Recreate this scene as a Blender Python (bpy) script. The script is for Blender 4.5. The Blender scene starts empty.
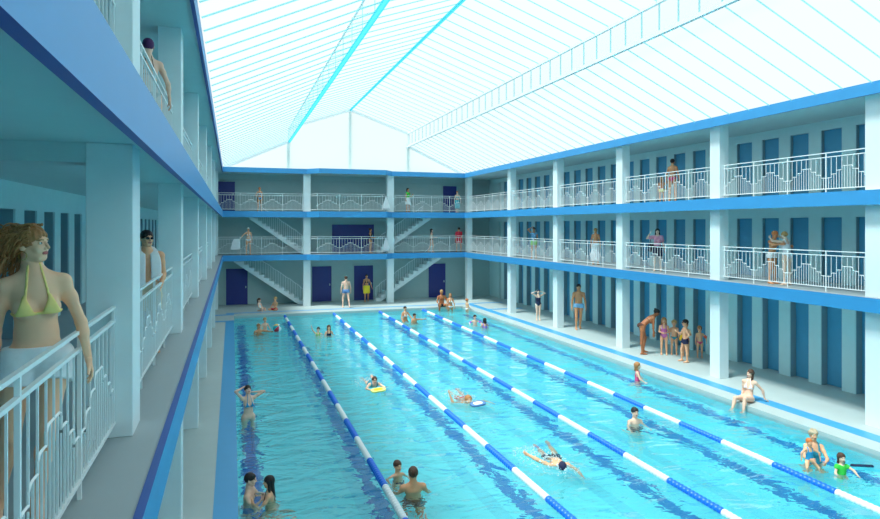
import bpy, math, random
import numpy as np
from mathutils import Vector
random.seed(4); rng = np.random.RandomState(4)
C = bpy.context.scene.collection
PI = math.pi

# ------------------------------------------------------------------ materials
def srgb(r, g, b):
    f = lambda c: (c/255/12.92) if c/255 <= 0.04045 else ((c/255+0.055)/1.055)**2.4
    return (f(r), f(g), f(b), 1)
def mat(name, col, rough=0.6, var=0.0, scale=8.0, bump=0.0, metal=0.0, spec=0.5, coat=0.0, sss=0.0):
    m = bpy.data.materials.new(name); m.use_nodes = True
    nt = m.node_tree; b = nt.nodes['Principled BSDF']
    b.inputs['Base Color'].default_value = col; b.inputs['Roughness'].default_value = rough
    b.inputs['Metallic'].default_value = metal; b.inputs['Specular IOR Level'].default_value = spec
    if coat: b.inputs['Coat Weight'].default_value = coat
    if var or bump:
        tc = nt.nodes.new('ShaderNodeTexCoord'); n = nt.nodes.new('ShaderNodeTexNoise')
        n.inputs['Scale'].default_value = scale; n.inputs['Detail'].default_value = 6
        nt.links.new(tc.outputs['Object'], n.inputs['Vector'])
        if var:
            r = nt.nodes.new('ShaderNodeMapRange'); r.inputs[3].default_value = 1-var; r.inputs[4].default_value = 1+var
            mx = nt.nodes.new('ShaderNodeMix'); mx.data_type = 'RGBA'; mx.blend_type = 'MULTIPLY'; mx.inputs[0].default_value = 1
            mx.inputs[6].default_value = col
            nt.links.new(n.outputs[0], r.inputs[0]); nt.links.new(r.outputs[0], mx.inputs[7])
            nt.links.new(mx.outputs[2], b.inputs['Base Color'])
        if bump:
            bp = nt.nodes.new('ShaderNodeBump'); bp.inputs['Strength'].default_value = bump; bp.inputs['Distance'].default_value = 0.01
            nt.links.new(n.outputs[0], bp.inputs['Height']); nt.links.new(bp.outputs[0], b.inputs['Normal'])
    return m
M = {}
M['plaster'] = mat('white_plaster', srgb(226, 238, 240), 0.75, 0.04, 5, 0.15)
M['wall'] = mat('pale_aqua_plaster', srgb(206, 238, 240), 0.75, 0.04, 4, 0.12)
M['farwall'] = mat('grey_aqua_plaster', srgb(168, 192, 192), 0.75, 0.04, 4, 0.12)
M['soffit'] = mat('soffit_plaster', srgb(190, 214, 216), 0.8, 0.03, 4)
M['blue'] = mat('blue_fascia_paint', srgb(58, 148, 206), 0.45, 0.05, 3)
M['fascia_shade'] = mat('shaded_fascia_navy', srgb(44, 84, 160), 0.5, 0.05, 3)  # shade painted in: darker blue for the fascia's top, underside and back
M['deck'] = mat('deck_stone', srgb(180, 194, 193), 0.55, 0.05, 2.5, 0.1)
M['gfloor'] = mat('gallery_floor_concrete', srgb(158, 170, 174), 0.5, 0.05, 2.5)
M['stripe'] = mat('blue_deck_tile', srgb(74, 162, 214), 0.4, 0.05, 5)
M['cabin'] = mat('cabin_door_paint', srgb(80, 164, 202), 0.5, 0.06, 4)
M['reveal'] = mat('shaded_reveal_plaster', srgb(140, 168, 176), 0.7, 0.05, 4)  # pilaster sides: wall in shadow, its shade put into the colour
M['navy'] = mat('navy_door_paint', srgb(36, 46, 128), 0.4, 0.06, 4)
M['rail'] = mat('white_rail_paint', srgb(234, 242, 243), 0.35)
M['fblue'] = mat('blue_float_plastic', srgb(22, 112, 228), 0.35)
M['fwhite'] = mat('white_float_plastic', srgb(240, 244, 246), 0.35)

def skin(name, c): return mat(name, c, 0.5, 0.05, 14)
M['sk_fair'] = skin('fair_skin', srgb(240, 194, 168)); M['sk_tan'] = skin('tan_skin', srgb(218, 152, 108))
M['sk_warm'] = skin('warm_skin', srgb(236, 176, 136)); M['sk_brown'] = skin('brown_skin', srgb(178, 110, 70))
M['sk_sun'] = skin('golden_skin', srgb(252, 198, 160)); M['sk_pale'] = skin('pale_skin', srgb(240, 206, 182))
M['eye'] = mat('eye_white', srgb(235, 235, 230), 0.2); M['iris'] = mat('iris_dark', srgb(50, 38, 30), 0.2)
M['lips'] = mat('lips', srgb(186, 92, 88), 0.4)
HC = {'brown': (74, 46, 30), 'dark': (34, 26, 26), 'blond': (196, 156, 96), 'auburn': (150, 84, 48), 'grey': (186, 170, 140), 'ginger': (214, 122, 62), 'honey': (178, 122, 70)}
for k, v in HC.items(): M['h_'+k] = mat(k+'_hair', srgb(*v), 0.5, 0.35, 60, 0.5)
CL = {'yellow': (255, 232, 60), 'paleyellow': (244, 240, 140), 'sunyellow': (255, 226, 140), 'white': (240, 242, 244), 'pink': (232, 80, 130), 'teal': (40, 140, 160), 'navy': (24, 34, 70),
      'blue': (90, 130, 180), 'lightblue': (130, 185, 225), 'black': (28, 28, 34), 'turq': (40, 185, 200), 'green': (140, 215, 30), 'leaf': (60, 200, 70),
      'red': (214, 50, 70), 'rose': (232, 160, 184), 'violet': (200, 110, 170), 'orange': (245, 80, 40), 'gold': (245, 190, 30), 'purple': (80, 40, 90),
      'beige': (206, 190, 164), 'brown': (90, 50, 40), 'lilac': (160, 120, 210), 'cyan': (30, 150, 200)}
for k, v in CL.items(): M['c_'+k] = mat(k+'_cloth', srgb(*v), 0.75, 0.06, 30)
M['foam'] = mat('water_foam', srgb(225, 245, 248), 0.3)
M['lens'] = mat('dark_lens', srgb(20, 20, 24), 0.1); M['gold'] = mat('gold_metal', srgb(220, 180, 90), 0.25, metal=1)

# roof glass: daylight passes, slightly milky
def glass_mat(name, tint, milky):
    m = bpy.data.materials.new(name); m.use_nodes = True; nt = m.node_tree
    for n in list(nt.nodes): nt.nodes.remove(n)
    o = nt.nodes.new('ShaderNodeOutputMaterial'); t = nt.nodes.new('ShaderNodeBsdfTransparent'); l = nt.nodes.new('ShaderNodeBsdfTranslucent')
    t.inputs[0].default_value = tint; l.inputs[0].default_value = tint
    mx = nt.nodes.new('ShaderNodeMixShader'); mx.inputs[0].default_value = milky
    nt.links.new(t.outputs[0], mx.inputs[1]); nt.links.new(l.outputs[0], mx.inputs[2]); nt.links.new(mx.outputs[0], o.inputs[0])
    return m
M['glass'] = glass_mat('milky_roof_glass', (0.93, 1.0, 1.0, 1), 0.07)
M['gable'] = glass_mat('frosted_gable_glass', (0.92, 0.96, 0.94, 1), 0.6)
M['bar'] = glass_mat('translucent_glazing_bar', (0.66, 0.93, 0.95, 1), 0.35)
M['beam'] = glass_mat('translucent_roof_beam', (0.30, 0.80, 0.88, 1), 0.4)
M['mon'] = glass_mat('monitor_glass', (0.97, 1.0, 1.0, 1), 0.2)

def water_mat():
    m = bpy.data.materials.new('pool_water'); m.use_nodes = True; nt = m.node_tree; b = nt.nodes['Principled BSDF']
    b.inputs['Base Color'].default_value = (0.80, 0.98, 1.0, 1); b.inputs['Roughness'].default_value = 0.02
    b.inputs['IOR'].default_value = 1.33; b.inputs['Transmission Weight'].default_value = 1.0
    tc = nt.nodes.new('ShaderNodeTexCoord'); mp = nt.nodes.new('ShaderNodeMapping')
    mp.inputs['Scale'].default_value = (0.6, 1.0, 1)
    nt.links.new(tc.outputs['Object'], mp.inputs['Vector'])
    n1 = nt.nodes.new('ShaderNodeTexNoise'); n1.inputs['Scale'].default_value = 1.5; n1.inputs['Detail'].default_value = 3; n1.inputs['Distortion'].default_value = 0.8
    n2 = nt.nodes.new('ShaderNodeTexNoise'); n2.inputs['Scale'].default_value = 5.5; n2.inputs['Detail'].default_value = 2; n2.inputs['Distortion'].default_value = 0.4
    for n in (n1, n2): nt.links.new(mp.outputs[0], n.inputs['Vector'])
    ad = nt.nodes.new('ShaderNodeMath'); ad.operation = 'MULTIPLY_ADD'; ad.inputs[1].default_value = 0.22
    nt.links.new(n2.outputs[0], ad.inputs[0]); nt.links.new(n1.outputs[0], ad.inputs[2])
    bp = nt.nodes.new('ShaderNodeBump'); bp.inputs['Strength'].default_value = 1.0; bp.inputs['Distance'].default_value = 0.16
    nt.links.new(ad.outputs[0], bp.inputs['Height']); nt.links.new(bp.outputs[0], b.inputs['Normal'])
    tr = nt.nodes.new('ShaderNodeBsdfTransparent'); tr.inputs[0].default_value = (0.82, 0.98, 1, 1); mx = nt.nodes.new('ShaderNodeMixShader'); mx.inputs[0].default_value = 0.86
    o = nt.nodes['Material Output']; nt.links.new(tr.outputs[0], mx.inputs[1]); nt.links.new(b.outputs[0], mx.inputs[2]); nt.links.new(mx.outputs[0], o.inputs[0])
    return m
M['water'] = water_mat()
M['basin'] = mat('aqua_pool_tile', srgb(112, 230, 238), 0.6, 0.06, 1.5)
M['laneline'] = mat('blue_lane_tile', srgb(16, 104, 182), 0.6, 0.05, 2)

# ------------------------------------------------------------------ mesh helpers
class MB:
    def __init__(s): s.v = []; s.f = []; s.mi = []
    def add(s, V, Fc, mi=0):
        o = len(s.v); s.v += [tuple(p) for p in V]; s.f += [tuple(i+o for i in f) for f in Fc]; s.mi += [mi]*len(Fc); return s
    def box(s, x0, x1, y0, y1, z0, z1, mi=0):
        V = [(x0,y0,z0),(x1,y0,z0),(x1,y1,z0),(x0,y1,z0),(x0,y0,z1),(x1,y0,z1),(x1,y1,z1),(x0,y1,z1)]
        return s.add(V, [(0,3,2,1),(4,5,6,7),(0,1,5,4),(1,2,6,5),(2,3,7,6),(3,0,4,7)], mi)
    def prism(s, poly, z0, z1, mi=0):        # poly ccw in xy
        n = len(poly); V = [(x,y,z0) for x,y in poly]+[(x,y,z1) for x,y in poly]
        return s.add(V, [tuple(range(n-1,-1,-1)), tuple(range(n,2*n))]+[(i,(i+1)%n,(i+1)%n+n,i+n) for i in range(n)], mi)
    def bar(s, a, b, w, h=None, mi=0, up=(0,0,1)):      # rectangular bar from a to b
        a = Vector(a); b = Vector(b); d = (b-a).normalized(); h = h or w
        sd = d.cross(Vector(up));
        if sd.length < 1e-4: sd = d.cross(Vector((0,1,0)))
        sd.normalize(); u = sd.cross(d); V = []
        for p in (a, b):
            for i, j in ((-1,-1),(1,-1),(1,1),(-1,1)): V.append(p+sd*(w/2*i)+u*(h/2*j))
        return s.add(V, [(3,2,1,0),(4,5,6,7),(0,1,5,4),(1,2,6,5),(2,3,7,6),(3,0,4,7)], mi)
    def tube(s, pts, r, n=8, mi=0, cap=True):
        pts = [Vector(p) for p in pts]; V = []; Fc = []
        prev = None
        for i, p in enumerate(pts):
            d = (pts[min(i+1,len(pts)-1)]-pts[max(i-1,0)]).normalized()
            if prev is None:
                u = d.cross(Vector((0,0,1)));
                if u.length < 1e-3: u = d.cross(Vector((0,1,0)))
            else: u = prev - d*prev.dot(d)
            u.normalize(); prev = u; w = d.cross(u); rr = r[i] if isinstance(r, (list, tuple)) else r
            for k in range(n):
                a = 2*PI*k/n; V.append(p+u*(rr*math.cos(a))+w*(rr*math.sin(a)))
        for i in range(len(pts)-1):
            for k in range(n): Fc.append((i*n+k, i*n+(k+1)%n, (i+1)*n+(k+1)%n, (i+1)*n+k))
        if cap: Fc += [tuple(range(n-1,-1,-1)), tuple(range((len(pts)-1)*n, len(pts)*n))]
        return s.add(V, Fc, mi)
    def mesh(s, name, mats, smooth=False):
        me = bpy.data.meshes.new(name); me.from_pydata(s.v, [], s.f)
        for m in (mats if isinstance(mats, (list, tuple)) else [mats]): me.materials.append(m)
        me.polygons.foreach_set('material_index', s.mi)
        if smooth: me.polygons.foreach_set('use_smooth', [True]*len(s.f))
        me.update(); return me
    def build(s, name, mats, parent=None, smooth=False, bevel=0, loc=None):
        return link(name, s.mesh(name, mats, smooth), parent, bevel, loc)
def link(name, me, parent=None, bevel=0, loc=None, rz=0):
    o = bpy.data.objects.new(name, me); C.objects.link(o)
    if parent: o.parent = parent
    if loc: o.location = loc
    if rz: o.rotation_euler.z = rz
    if bevel:
        b = o.modifiers.new('bevel', 'BEVEL'); b.width = bevel; b.segments = 2; b.limit_method = 'ANGLE'
    return o
def struct(o): o['kind'] = 'structure'; return o
def tag(o, label, cat, group=None, kind=None):
    o['label'] = label; o['category'] = cat
    if group: o['group'] = group
    if kind: o['kind'] = kind
    return o
def empty(name, loc, rz=0):
    o = bpy.data.objects.new(name, None); o.empty_display_size = 0.2; C.objects.link(o); o.location = loc; o.rotation_euler.z = rz; return o

# ------------------------------------------------------------------ building dimensions
Y0, YF, YB = -9.9, 38.0, 39.95           # near end, far column line, far back wall
XL, XR = -0.76, 14.4                     # column faces towards the pool
WL, WR = -3.1, 16.75                     # pilaster faces of the back walls
FL, FR = -0.49, 14.13                    # outer faces of the fascias
L1, L2, LR = 3.07, 5.60, 8.12            # gallery floors, roof edge
PX0, PX1, PY1, PZ = 0.1, 12.97, 35.05, -1.25

# bulging front of the far galleries (trapezoid over the middle bay)
def far_front(off=0):
    y = 37.75-off; yb = 37.05-off
    return [(FL, y), (4.18, y), (4.82, yb), (8.85, yb), (9.35, y), (FR, y)]

# deck and pool
m = MB()
m.box(-3.9, PX0, Y0, 40.3, -0.35, 0); m.box(PX1, 17.6, Y0, 40.3, -0.35, 0); m.box(PX0, PX1, PY1, 40.3, -0.35, 0)
struct(m.build('floor', M['deck']))
m = MB(); z = 0.004
m.box(-0.3, PX0-0.001, Y0, 33.0, 0.0, z)
m.box(-3.0, PX0-0.001, 33.0, 33.4, 0.0, z)
m.box(-3.0, -0.3, 35.35, 35.75, 0.0, z); m.box(-0.3, 0.1, 35.35, 36.25, 0, z); m.box(0.1, 16.0, 35.95, 36.25, 0, z)
m.box(13.52, 13.95, Y0, 35.95, 0, z); m.box(13.95, 16.0, 33.0, 33.35, 0, z)
struct(m.build('trim_1', M['stripe']))
m = MB()
m.box(PX0-0.15, PX0, Y0, PY1, PZ, -0.35); m.box(PX1, PX1+0.15, Y0, PY1, PZ, -0.35); m.box(PX0-0.15, PX1+0.15, PY1, PY1+0.15, PZ, -0.35)
m.box(PX0-0.15, PX1+0.15, Y0, PY1+0.15, PZ-0.1, PZ)
for x in (0.42, 2.7, 5.33, 7.9, 10.47, 12.6): m.box(x-0.17, x+0.17, Y0, PY1-1.2, PZ, PZ+0.004, 1)
struct(m.build('pool_basin', [M['basin'], M['laneline']]))
m = MB(); nx, ny = 2, 2
m.add([(PX0,Y0,-0.1),(PX1,Y0,-0.1),(PX1,PY1,-0.1),(PX0,PY1,-0.1)], [(0,1,2,3)])
w = m.build('pool_water', M['water']); w['kind'] = 'structure'

# gallery slabs + fascias
def slab(z, name):
    fr = far_front(-0.02)
    for nm, poly in (('left', [(-3.6,Y0),(FL-0.02,Y0),(FL-0.02,37.77),(FL-.02,40.2),(-3.6,40.2)]),
                     ('right', [(FR+0.02,Y0),(17.3,Y0),(17.3,40.2),(FR+0.02,40.2)]),
                     ('far', [(FL-.02,37.77)]+fr[1:-1]+[(FR+.02,37.77),(FR+.02,40.2),(FL-.02,40.2)])):
        mm = MB(); mm.prism(poly, z-0.15, z-0.0); struct(mm.build('floor' if z < 8 else 'ceiling', M['gfloor'] if z < 8 else M['soffit']))
        mm = MB(); mm.prism(poly, z-0.17, z-0.15); struct(mm.build('ceiling', M['soffit']))
for z in (L1, L2, LR-0.06): slab(z, 'g')
def fascia(z0, z1, n):
    t = 0.055
    path = [(FL, Y0)]+far_front()+[(FR, Y0)]
    # offset path outward by t
    P = [Vector((x, y)) for x, y in path]; off = []
    for i, p in enumerate(P):
        d1 = (P[i]-P[i-1]).normalized() if i > 0 else None; d2 = (P[i+1]-P[i]).normalized() if i < len(P)-1 else None
        ns = [Vector((-d.y, d.x)) for d in (d1, d2) if d is not None]
        nn = sum(ns, Vector((0, 0))).normalized(); k = t/max(0.3, nn.dot(ns[0])); off.append(p+nn*k)
    m = MB(); n = len(P); V = []
    for p in P: V += [(p.x,p.y,z0),(p.x,p.y,z1)]
    for p in off: V += [(p.x,p.y,z0),(p.x,p.y,z1)]
    for i in range(n-1):
        a, b, c, d = 2*i, 2*i+2, 2*n+2*i, 2*n+2*i+2
        m.add([V[a],V[b],V[b+1],V[a+1]], [(0,1,2,3)], 0)
        m.add([V[c],V[d],V[d+1],V[c+1]], [(3,2,1,0)], 1)
        m.add([V[a+1],V[b+1],V[d+1],V[c+1]], [(0,1,2,3)], 1)
        m.add([V[a],V[b],V[d],V[c]], [(3,2,1,0)], 1)
    return m
struct(fascia(2.745, L1+0.01, 2).build('trim_2', [M['blue'], M['fascia_shade']]))
struct(fascia(5.26, L2+0.01, 3).build('trim_3', [M['blue'], M['fascia_shade']]))
struct(fascia(7.83, LR, 4).build('trim_4', [M['blue'], M['fascia_shade']]))

# columns and cross beams
YC = [-9.85, -4.72, 0.43, 5.61, 10.72, 15.88, 21.03, 26.18, 31.38]
LV = [(0.0, L1-0.17), (L1, L2-0.17), (L2, LR-0.23)]
for side in (0, 1):
    x0, x1 = ((-1.10, XL), (XR, XR+0.35))[side]
    for y in YC+[YF]:
        for k, (a, b) in enumerate(LV):
            mm = MB(); mm.box(x0, x1, y, y+0.42, a, b); struct(mm.build('column', M['plaster'], bevel=0.008))
for x in (4.02, 9.12):
    for a, b in LV:
        mm = MB(); mm.box(x, x+0.42, YF, YF+0.35, a, b); struct(mm.build('column', M['plaster'], bevel=0.008))
m = MB()
for zf in (L1, L2, LR):
    zb, zt = zf-0.335, (zf-0.152 if zf < 8 else zf-0.212)
    m.box(-3.3, XL-0.02, 5.63, 5.97, zb+.008, zt-.014)
struct(m.build('ceiling_beams', M['soffit']))

# back walls with pilasters, lintels and cabin doors
dn = [0]
def door(m, mt):
    dn[0] += 1; o = m.build('door_%d' % dn[0], mt); struct(o); return o
PITCH, PH = 1.105, 13.45
pil = []
y = PH
while y > Y0: y -= PITCH
while y < 38.6: pil.append(y); y += PITCH
def side_wall(sign, X, name):
    m = MB()
    B = lambda a, b, *r: m.box(min(a,b), max(a,b), *r)
    B(X+sign*0.42, X+sign*0.6, Y0, 40.2, 0, LR)             # backing
    for k, (z0, z1) in enumerate(LV):
        dep = 0.42
        zt = z1 if k == 0 else (5.02 if k == 1 else 7.62)
        for y in pil:
            B(X, X+sign*dep, y-0.212, y+0.212, z0, zt)
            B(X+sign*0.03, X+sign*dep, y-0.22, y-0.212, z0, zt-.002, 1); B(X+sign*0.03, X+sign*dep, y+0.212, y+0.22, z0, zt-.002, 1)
        if k: B(X, X+sign*dep, Y0, 40.0, zt, z1)
        B(X, X+sign*dep, 38.35, 40.0, z0, zt)
        for i in range(len(pil)-1):
            a, b = pil[i]+0.225, pil[i+1]-0.225
            if b > 38.3: continue
            x0 = X+sign*((0.24 if k == 0 else 0.12) if sign > 0 else 0.3)
            dm = MB(); xa, xb = sorted((x0, x0+sign*0.05))
            dm.box(xa, xb, a, b, z0+0.01, zt-0.005)
            xa, xb = sorted((x0-sign*0.012, x0))
            dm.box(xa, xb, a+0.04, b-0.04, z0+0.05, zt-0.05)
            door(dm, M['cabin'])
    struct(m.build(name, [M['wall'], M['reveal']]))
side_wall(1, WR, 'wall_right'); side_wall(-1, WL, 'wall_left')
FD = {0: [(-0.34, 0.9, 0, 2.18), (4.75, 5.96, 0, 2.22), (7.39, 8.63, 0, 2.22), (12.37, 13.56, 0, 2.25)], 1: [(5.99, 8.69, L1, 4.85)], 2: [(-0.85, 0.17, L2, 7.42), (13.38, 14.35, L2, 7.42)]}
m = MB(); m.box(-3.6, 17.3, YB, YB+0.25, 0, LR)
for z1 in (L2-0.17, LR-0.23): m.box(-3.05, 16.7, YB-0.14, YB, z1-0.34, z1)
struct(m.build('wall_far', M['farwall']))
for k, ds in FD.items():
    for (a, b, z0, z1) in ds:
        dm = MB(); dm.box(a, b, YB-0.05, YB-0.005, z0+0.01, z1)
        dm.box(a-0.05, a, YB-0.07, YB-0.005, z0+0.01, z1+0.05, 1); dm.box(b, b+0.05, YB-0.07, YB-0.005, z0+0.01, z1+0.05, 1); dm.box(a, b, YB-0.07, YB-0.005, z1, z1+0.05, 1)
        dm.box(b-0.14, b-0.08, YB-0.1, YB-0.05, z0+1.0, z0+1.12, 1)
        door(dm, [M['navy'], M['farwall']])
m = MB(); m.box(-3.6, 17.3, Y0-0.25, Y0, -1.4, 8.3); m.add([(FL,Y0,8.3),(FR,Y0,8.3),(10.48,Y0,10.57),(6.82,Y0,11.85),(3.16,Y0,10.57)], [(0,1,2,3,4)])
struct(m.build('wall_near', M['wall']))
for sgn, X in ((-1, -3.7), (1, 17.35)):
    m = MB(); m.box(min(X, X+sgn*.2), max(X, X+sgn*.2), Y0, 40.2, 0, 8.1)
# ------------------------------------------------------------------ glazed roof
RZ = [(FL+0.03, LR), (3.16, 9.77), (3.16, 10.57), (6.82, 11.85), (10.48, 10.57), (10.48, 9.77), (FR-0.03, LR)]
GY = 38.05
wn = [0]
def roof_panel(a, b, mt, pitch=0.735, bw=0.018, bh=0.03):
    wn[0] += 1
    m = MB(); m.add([(a[0],Y0,a[1]),(a[0],GY,a[1]),(b[0],GY,b[1]),(b[0],Y0,b[1])], [(0,1,2,3)])
    o = struct(m.build('window_%d' % wn[0], mt))
    d = Vector((b[0]-a[0], 0, b[1]-a[1])); mb = MB(); mb.bar((0,0,0), d, bw, bh, up=(0,1,0) if abs(d.z) > abs(d.x) else (0,0,1)); me = mb.mesh('glazing_bar', M['bar'])
    n = int((GY-Y0)/pitch)
    for i in range(n):
        y = 11.47+pitch*(i-int((11.47-Y0)/pitch))
        if y > GY-0.1: break
        link('glazing_bar', me, o, loc=(a[0], y, a[1]-0.03))
    return o
for i in range(6):
    roof_panel(RZ[i], RZ[i+1], M['mon'] if i in (1, 4) else M['glass'], pitch=1.47 if i == 1 else .735, bw=0.03 if i == 4 else 0.018)
tn = [4]
def trim(m, mt):
    tn[0] += 1; return struct(m.build('trim_%d' % tn[0], mt))
for (x, z, w, h, mt) in ((3.2, 9.70, 0.12, 0.08, 'beam'), (3.2, 10.55, 0.06, 0.06, 'plaster'), (6.82, 11.78, 0.07, 0.1, 'beam'), (10.44, 10.53, 0.08, 0.08, 'plaster'), (10.44, 9.72, 0.10, 0.10, 'plaster')):
    m = MB(); m.box(x-w/2, x+w/2, Y0, GY, z-h/2, z+h/2); trim(m, M[mt])
# gable at the far end
m = MB(); P = RZ[:]; m.add([(x, GY, z) for x, z in P], [tuple(range(len(P)))])
wn[0] += 1; g = struct(m.build('window_%d' % wn[0], M['gable']))
for (a, b) in zip(P[:-1], P[1:]):
    mm = MB(); mm.bar((a[0],GY-0.06,a[1]-0.06), (b[0],GY-0.06,b[1]-0.06), 0.1, 0.14); mm.build('gable_frame', M['plaster'], g)
for x, zt in ((3.16, 9.9), (10.48, 9.9), (6.82, 11.7)):
    mm = MB(); mm.bar((x,GY+0.1,LR), (x,GY+0.1,zt), 0.16, 0.1); mm.build('mullion', M['plaster'], g)

# ------------------------------------------------------------------ balustrades
HT = [0.30, 0.40, 0.49, 0.58, 0.675]
def rail_parts(L, detail):
    """local: runs along +x from 0 to L, z from the floor"""
    n = max(2, round(L/1.185)); P = L/n; s = P/16; parts = []
    r = 0.017
    def P_(name, m): parts.append((name, m.mesh(name, M['rail'], True)))
    for nm, z in (('top_rail', 1.045), ('middle_rail', 0.935), ('bottom_rail', 0.12)):
        m = MB(); m.bar((0,0,z), (L,0,z), 0.028, 0.022); parts.append((nm, m.mesh(nm, M['rail'])))
    lev = lambda i: HT[(min(i, 16-i)+1)//2]
    m = MB(); pts = []
    for p in range(n):
        for i in range(16):
            x = p*P+i*s; h0, h1 = lev(i), lev(i+1); x1 = x+s
            if i == 0 and p == 0: pts.append((x, 0, h0))
            if h1 > h0: pts += [(x1-0.6*s,0,h0),(x1-0.55*s,0,h0+0.01)] if False else [(x, 0, h1-0.03), (x+0.25*s, 0, h1-0.008), (x+0.6*s, 0, h1), (x1, 0, h1)]
            elif h1 < h0: pts += [(x+0.4*s, 0, h0), (x+0.75*s, 0, h0-0.008), (x1, 0, h0-0.03), (x1, 0, h1)]
            else: pts.append((x1, 0, h1))
    m.tube(pts, 0.009, 4); parts.append(('arch_rail', m.mesh('arch_rail', M['rail'])))
    bal = []
    for p in range(n):
        if p: bal.append(('post', p*P, 0.0, 1.045, 0.024))
        for i in range(1, 16):
            x = p*P+i*s
            if i % 2 == 1: bal.append(('baluster', x, 0.12, lev(i), 0.011))
            else:
                bal.append(('baluster', x, lev(i)-0.01 if i % 4 else 0.12, 0.935, 0.011))
                bal.append(('baluster', x+0.0, 0.12, lev(i)-0.03, 0.009)) if i % 4 else None
    bal += [('post', 0.03, 0.12, 1.045, 0.02), ('post', L-0.03, 0.12, 1.045, 0.02)]
    return parts, bal
cacheR = {}
def railing(x, y, z, L, ang, label, group, detail=True, name='balustrade'):
    key = (round(L, 2), detail)
    if key not in cacheR:
        parts, bal = rail_parts(L, detail); out = []
        if detail:
            out = list(parts); bc = {}
            for nm, bx, a, b, w in bal:
                k = (nm, round(b-a, 3), w)
                if k not in bc:
                    m = MB(); m.box(-w/2, w/2, -w/2, w/2, 0, b-a); bc[k] = m.mesh(nm, M['rail'])
                out.append((nm, bc[k], (bx, 0, a)))
        else:
            m = MB()
            for nm, me in parts:
                m.add([tuple(v.co) for v in me.vertices], [tuple(p.vertices) for p in me.polygons])
            for nm, bx, a, b, w in bal: w *= 1.15; m.box(bx-w/2, bx+w/2, -w/2, w/2, a, b)
            out = [('balustrade', m.mesh('balustrade', M['rail']))]
        cacheR[key] = out
    if not detail:
        o = link(name, cacheR[key][0][1], loc=(x, y, z), rz=ang); return tag(o, label, 'railing', group)
    r = empty(name, (x, y, z), ang); tag(r, label, 'railing', group)
    for p in cacheR[key]: link(p[0], p[1], r, loc=p[2] if len(p) > 2 else None)
    return r
for side, X, nm in ((0, -0.90, 'left'), (1, 14.57, 'right')):
    for z, ln in ((L1, 'middle'), (L2, 'top')):
        ys = YC[2:]+[YF]
        if side: ys = ys[2:]
        for i in range(len(ys)-1):
            a, b = ys[i]+0.42, ys[i+1]; n = len(ys)-1
            bay = ['nearest the camera', 'second from the camera', 'third from the camera', 'fourth from the camera', 'fifth from the camera', 'sixth from the camera', ''][i] if i < n-1 else 'at the far corner'
            railing(X, a, z, b-a, PI/2, 'white stepped-arch balustrade, %s wing, %s gallery, bay %s' % (nm, ln, bay),
                    '%s wing balustrades' % nm, detail=(b < (27 if side == 1 else 17)))
for z, ln in ((L1, 'middle'), (L2, 'top')):
    for a, b, w in ((-0.74, 4.0, 'left'), (9.56, 14.38, 'right')):
        railing(a, 37.95, z, b-a, 0, 'white metal balustrade on the far end\'s %s gallery, %s bay' % (ln, w), 'far end balustrades', True)
    r = railing(4.72, 37.3, z, 3.95, 0, 'white metal balustrade on the projecting centre balcony of the far end, %s gallery' % ln, 'far end balustrades', True)
    for (p, q) in (((4.46, 37.95), (4.72, 37.3)), ((8.67, 37.3), (9.1, 37.95))):
        mm = MB()
        for zz in (1.045, 0.935, 0.12): mm.bar((p[0]-4.72, p[1]-37.3, zz), (q[0]-4.72, q[1]-37.3, zz), 0.03, 0.024)
        mm.build('side_rail', M['rail'], r)
    # white cloth hung over the end of the projecting balustrade
    m = MB(); n = 9; V = []
    for j, (zz, wd) in enumerate(((0.15, 0.26), (0.3, 0.24), (0.55, 0.18), (0.8, 0.09), (0.97, 0.04))):
        for i in range(n):
            u = i/(n-1)*2-1; V.append((u*wd, -0.04+0.02*math.cos(u*9+j), zz))
    Fc = [(j*n+i, j*n+i+1, (j+1)*n+i+1, (j+1)*n+i) for j in range(4) for i in range(n-1)]
    m.add(V, Fc); o = m.build('towel', M['c_white'], smooth=True, loc=(8.93, 37.62, z)); sm = o.modifiers.new('s', 'SOLIDIFY'); sm.thickness = 0.015
    o.rotation_euler.z = 0.3
    tag(o, 'white cloth hanging by the %s centre balcony\'s right end' % ln, 'towel', 'white cloths')

# ------------------------------------------------------------------ staircases in the far galleries
def stairs(x0, x1, z0, z1, label, nst=14):
    y0, y1 = 38.95, 39.75
    r = empty('staircase', (x0, y0, z0)); tag(r, label, 'stairs', 'far end staircases')
    dx = (x1-x0)/nst; dz = (z1-z0)/nst; sx = math.copysign(1, dx)
    sm = MB(); a, b = sorted((0, dx)); sm.box(a, b, 0, y1-y0, -0.04, dz); me = sm.mesh('step', M['plaster'])
    for i in range(nst): link('step', me, r, loc=(i*dx, 0, i*dz))
    m = MB(); H = z1-z0; W = x1-x0; t = 0.22
    pts = [(0.0, 0.0), (W, H-0.02), (W, H-0.02-t), (abs(t/ (H/W))*sx, 0.0)]
    for yy in (-0.05, y1-y0):
        V = [(p[0], yy, p[1]) for p in pts]+[(p[0], yy+0.05, p[1]) for p in pts]
        m.add(V, [(0,1,2,3),(7,6,5,4),(0,4,5,1),(1,5,6,2),(2,6,7,3),(3,7,4,0)])
    m.add([(0,0,0.0),(W,0,H-.04),(W,0.8,H-.04),(0,0.8,0.0)], [(0,1,2,3)]); m.build('stringer', M['plaster'], r)
    hr = MB(); hr.tube([(0, 0, 0.2), (0, 0, 0.9), (0.15*sx, 0, 0.98)]+[(W*q, 0, H*q+0.95+0.03*math.sin(q*40)) for q in np.linspace(0.08, 0.86, 14)], 0.016, 6); hr.build('handrail', M['rail'], r)
    bm = MB(); bm.box(-0.01, 0.01, -0.01, 0.01, 0, 0.92); me = bm.mesh('baluster', M['rail'])
    for i in range(2*nst-4): link('baluster', me, r, loc=((i+0.5)*dx/2, 0, (i+0.5)*dz/2+0.05))
    return r
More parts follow.
